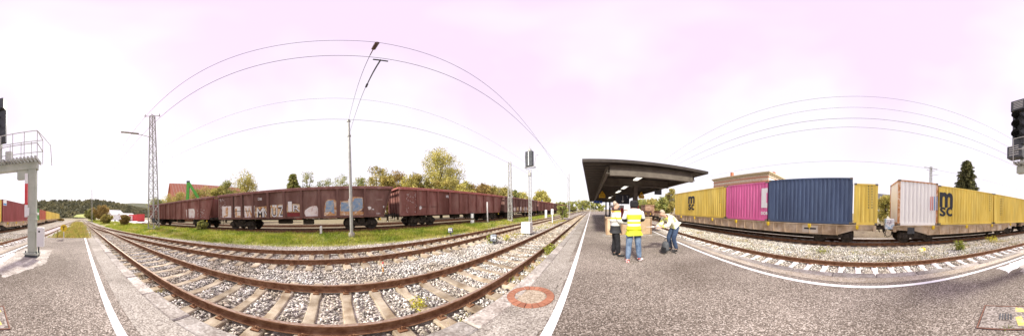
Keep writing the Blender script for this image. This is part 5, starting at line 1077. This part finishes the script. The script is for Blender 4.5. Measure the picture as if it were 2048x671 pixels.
    for s in ('l','r'):
        a, b_ = Vector(J['an'+s]), Vector(J['toe'+s]); d = b_-a; d.z = 0; d.normalize()
        skinned('shoe', dict(heel=(*(a-d*.045+Vector((0,0,-.045))),.045), mid=(*(a+d*.05+Vector((0,0,-.04))),.052), ball=(*(a+d*.13+Vector((0,0,-.05))),(.048,.036)), toe=(*(a+d*.2+Vector((0,0,-.056))),(.036,.028)), top=(*(a+Vector((0,0,.03))),.05)), [('heel','mid'),('mid','ball'),('ball','toe'),('heel','top')], clothes['shoe'], t)
    hv = Vector(J['head']); cv = Vector(J['crown']); jv = Vector(J['jaw']); bk = -fw
    if clothes.get('hood'):
        skinned('hood', dict(a=(*(jv+bk*.03-Vector((0,0,.1))),.13), b=(*(jv.lerp(hv,.4)+bk*.015),.122), c=(*(hv+bk*.012),.126), d=(*(cv+bk*.01),.098)), [('a','b'),('b','c'),('c','d')], clothes['hood'], t)
    if clothes.get('hair'):
        skinned('hair', dict(a=(*(jv+bk*.055),.055), b=(*(hv+bk*.035+Vector((0,0,.015))),.096), c=(*(cv+bk*.012+Vector((0,0,.012))),.084), d=(*(cv+fw*.045+Vector((0,0,.005))),.05)), [('a','b'),('b','c'),('c','d')], clothes['hair'], t)
    return t
def stand(h=1.78, **k):
    s = h/1.78; J = dict(pelvis=(0,0,.97),spine=(0,.0,1.16),chest=(0,0,1.37),neck=(0,0,1.52),jaw=(0,.015,1.585),head=(0,.005,1.67),crown=(0,-.005,1.715),face=(0,1,0),shl=(-.185,0,1.43),shr=(.185,0,1.43),ell=(-.25,-.02,1.15),elr=(.25,-.02,1.15),wrl=(-.24,.1,.92),wrr=(.24,.1,.92),hipl=(-.09,0,.92),hipr=(.09,0,.92),knl=(-.1,.02,.51),knr=(.1,.02,.51),anl=(-.11,0,.1),anr=(.11,0,.1),toel=(-.13,.15,.05),toer=(.13,.15,.05)); J.update(k)
    return {a: tuple(c*s for c in v) if a != 'face' else v for a, v in J.items()}
# facing: local +y is forward; rz turns it
P1 = person((5.02,-.76,0), R(180), 'person in black-hemmed white hi-vis jacket and black trousers, looking at a device', stand(1.77, ell=(-.24,.1,1.15), elr=(.25,.08,1.15), wrl=(-.1,.34,1.12), wrr=(.12,.34,1.08), face=(0,.9,-.35), anl=(-.1,-.06,.1), anr=(.1,.08,.1), knl=(-.1,.0,.51), knr=(.1,.06,.51), toel=(-.12,.1,.05), toer=(.12,.24,.05), jaw=(0,.03,1.58), head=(0,.03,1.66)),
    dict(jacket=jacket1, trousers=trous_b, shoe=shoe_b, hair=hair_m, hem=.16))
o = MB().cbox(-.04,.04,-.08,.08,0,.012,.003).build('handheld_device', black_m, None); o.location = (5.0,-1.2,1.15); o.rotation_euler = (R(25),0,0); tag(o, 'small dark handheld device held by the person in black trousers', 'device')
P2 = person((4.3,-1.16,0), R(-90), 'person seen from behind in yellow hi-vis vest, dark hood, blue jeans and red shoes', stand(1.82, ell=(-.27,.08,1.17), elr=(.3,.08,1.18), wrl=(-.12,.3,1.15), wrr=(.16,.3,1.15), hipl=(-.1,0,.92), hipr=(.1,0,.92), knl=(-.13,.02,.51), knr=(.13,.02,.51), anl=(-.16,0,.1), anr=(.16,0,.1), toel=(-.17,.15,.05), toer=(.27,.1,.05)),
    dict(jacket=vest, arms=sleeve2, trousers=jeans, shoe=shoe_r, hood=black_cloth, hem=.02))
bend = dict(pelvis=(0,-.12,.93),spine=(0,.03,1.1),chest=(0,.22,1.22),neck=(0,.35,1.3),jaw=(0,.41,1.32),head=(0,.47,1.38),crown=(0,.5,1.42),face=(0,.85,-.5),shl=(-.18,.25,1.24),shr=(.18,.25,1.24),ell=(-.22,.33,.98),elr=(.22,.36,.98),wrl=(-.14,.55,.93),wrr=(.1,.6,.93),hipl=(-.1,-.1,.88),hipr=(.1,-.1,.88),knl=(-.12,.06,.5),knr=(.12,.1,.5),anl=(-.13,-.08,.1),anr=(.13,-.02,.1),toel=(-.14,.08,.05),toer=(.14,.14,.05))
P3 = person((5.05,-2.78,0), R(8), 'person bending forward in pale hi-vis jacket and dark jeans, holding a white sheet', bend, dict(jacket=jacket3, trousers=jeans_d, shoe=shoe_b, hair=hair_m, hem=-.02))
o = MB().cbox(-.15,.15,-.21,.21,0,.006,.002).build('clipboard_sheet', white_m); o.location = (5.0,-2.02,.93); o.rotation_euler = (0,R(4),R(10)); tag(o, 'white sheet held out by the bending person', 'sheet')
bp = empty('backpack', (4.88,-2.42,0), R(30), 'dark grey backpack standing at the bending person\'s feet', 'backpack')
b = MB(); b.v = []; skinned('bag', dict(a=(0,0,.06,(.15,.1)), b=(0,.01,.22,(.155,.11)), c=(0,.01,.38,(.13,.09)), d=(0,0,.44,(.07,.05))), [('a','b'),('b','c'),('c','d')], M('backpack_grey',(.07,.075,.085),(.12,.125,.135),9,.9,.3,40), bp)
MB().cbox(-.1,.1,.1,.15,.06,.24,.02).build('front_pocket', black_cloth, bp); b = MB(); b.tube([(-.05,-.02,.46),(-.04,-.03,.53),(.04,-.03,.53),(.05,-.02,.46)],.012,6); b.build('handle', black_cloth, bp)
for s in (-1,1): b = MB(); b.tube([(s*.08,-.09,.42),(s*.1,-.17,.3),(s*.11,-.13,.08),(s*.3,-.2,.012)],.014,6); b.build('strap', black_cloth, bp)
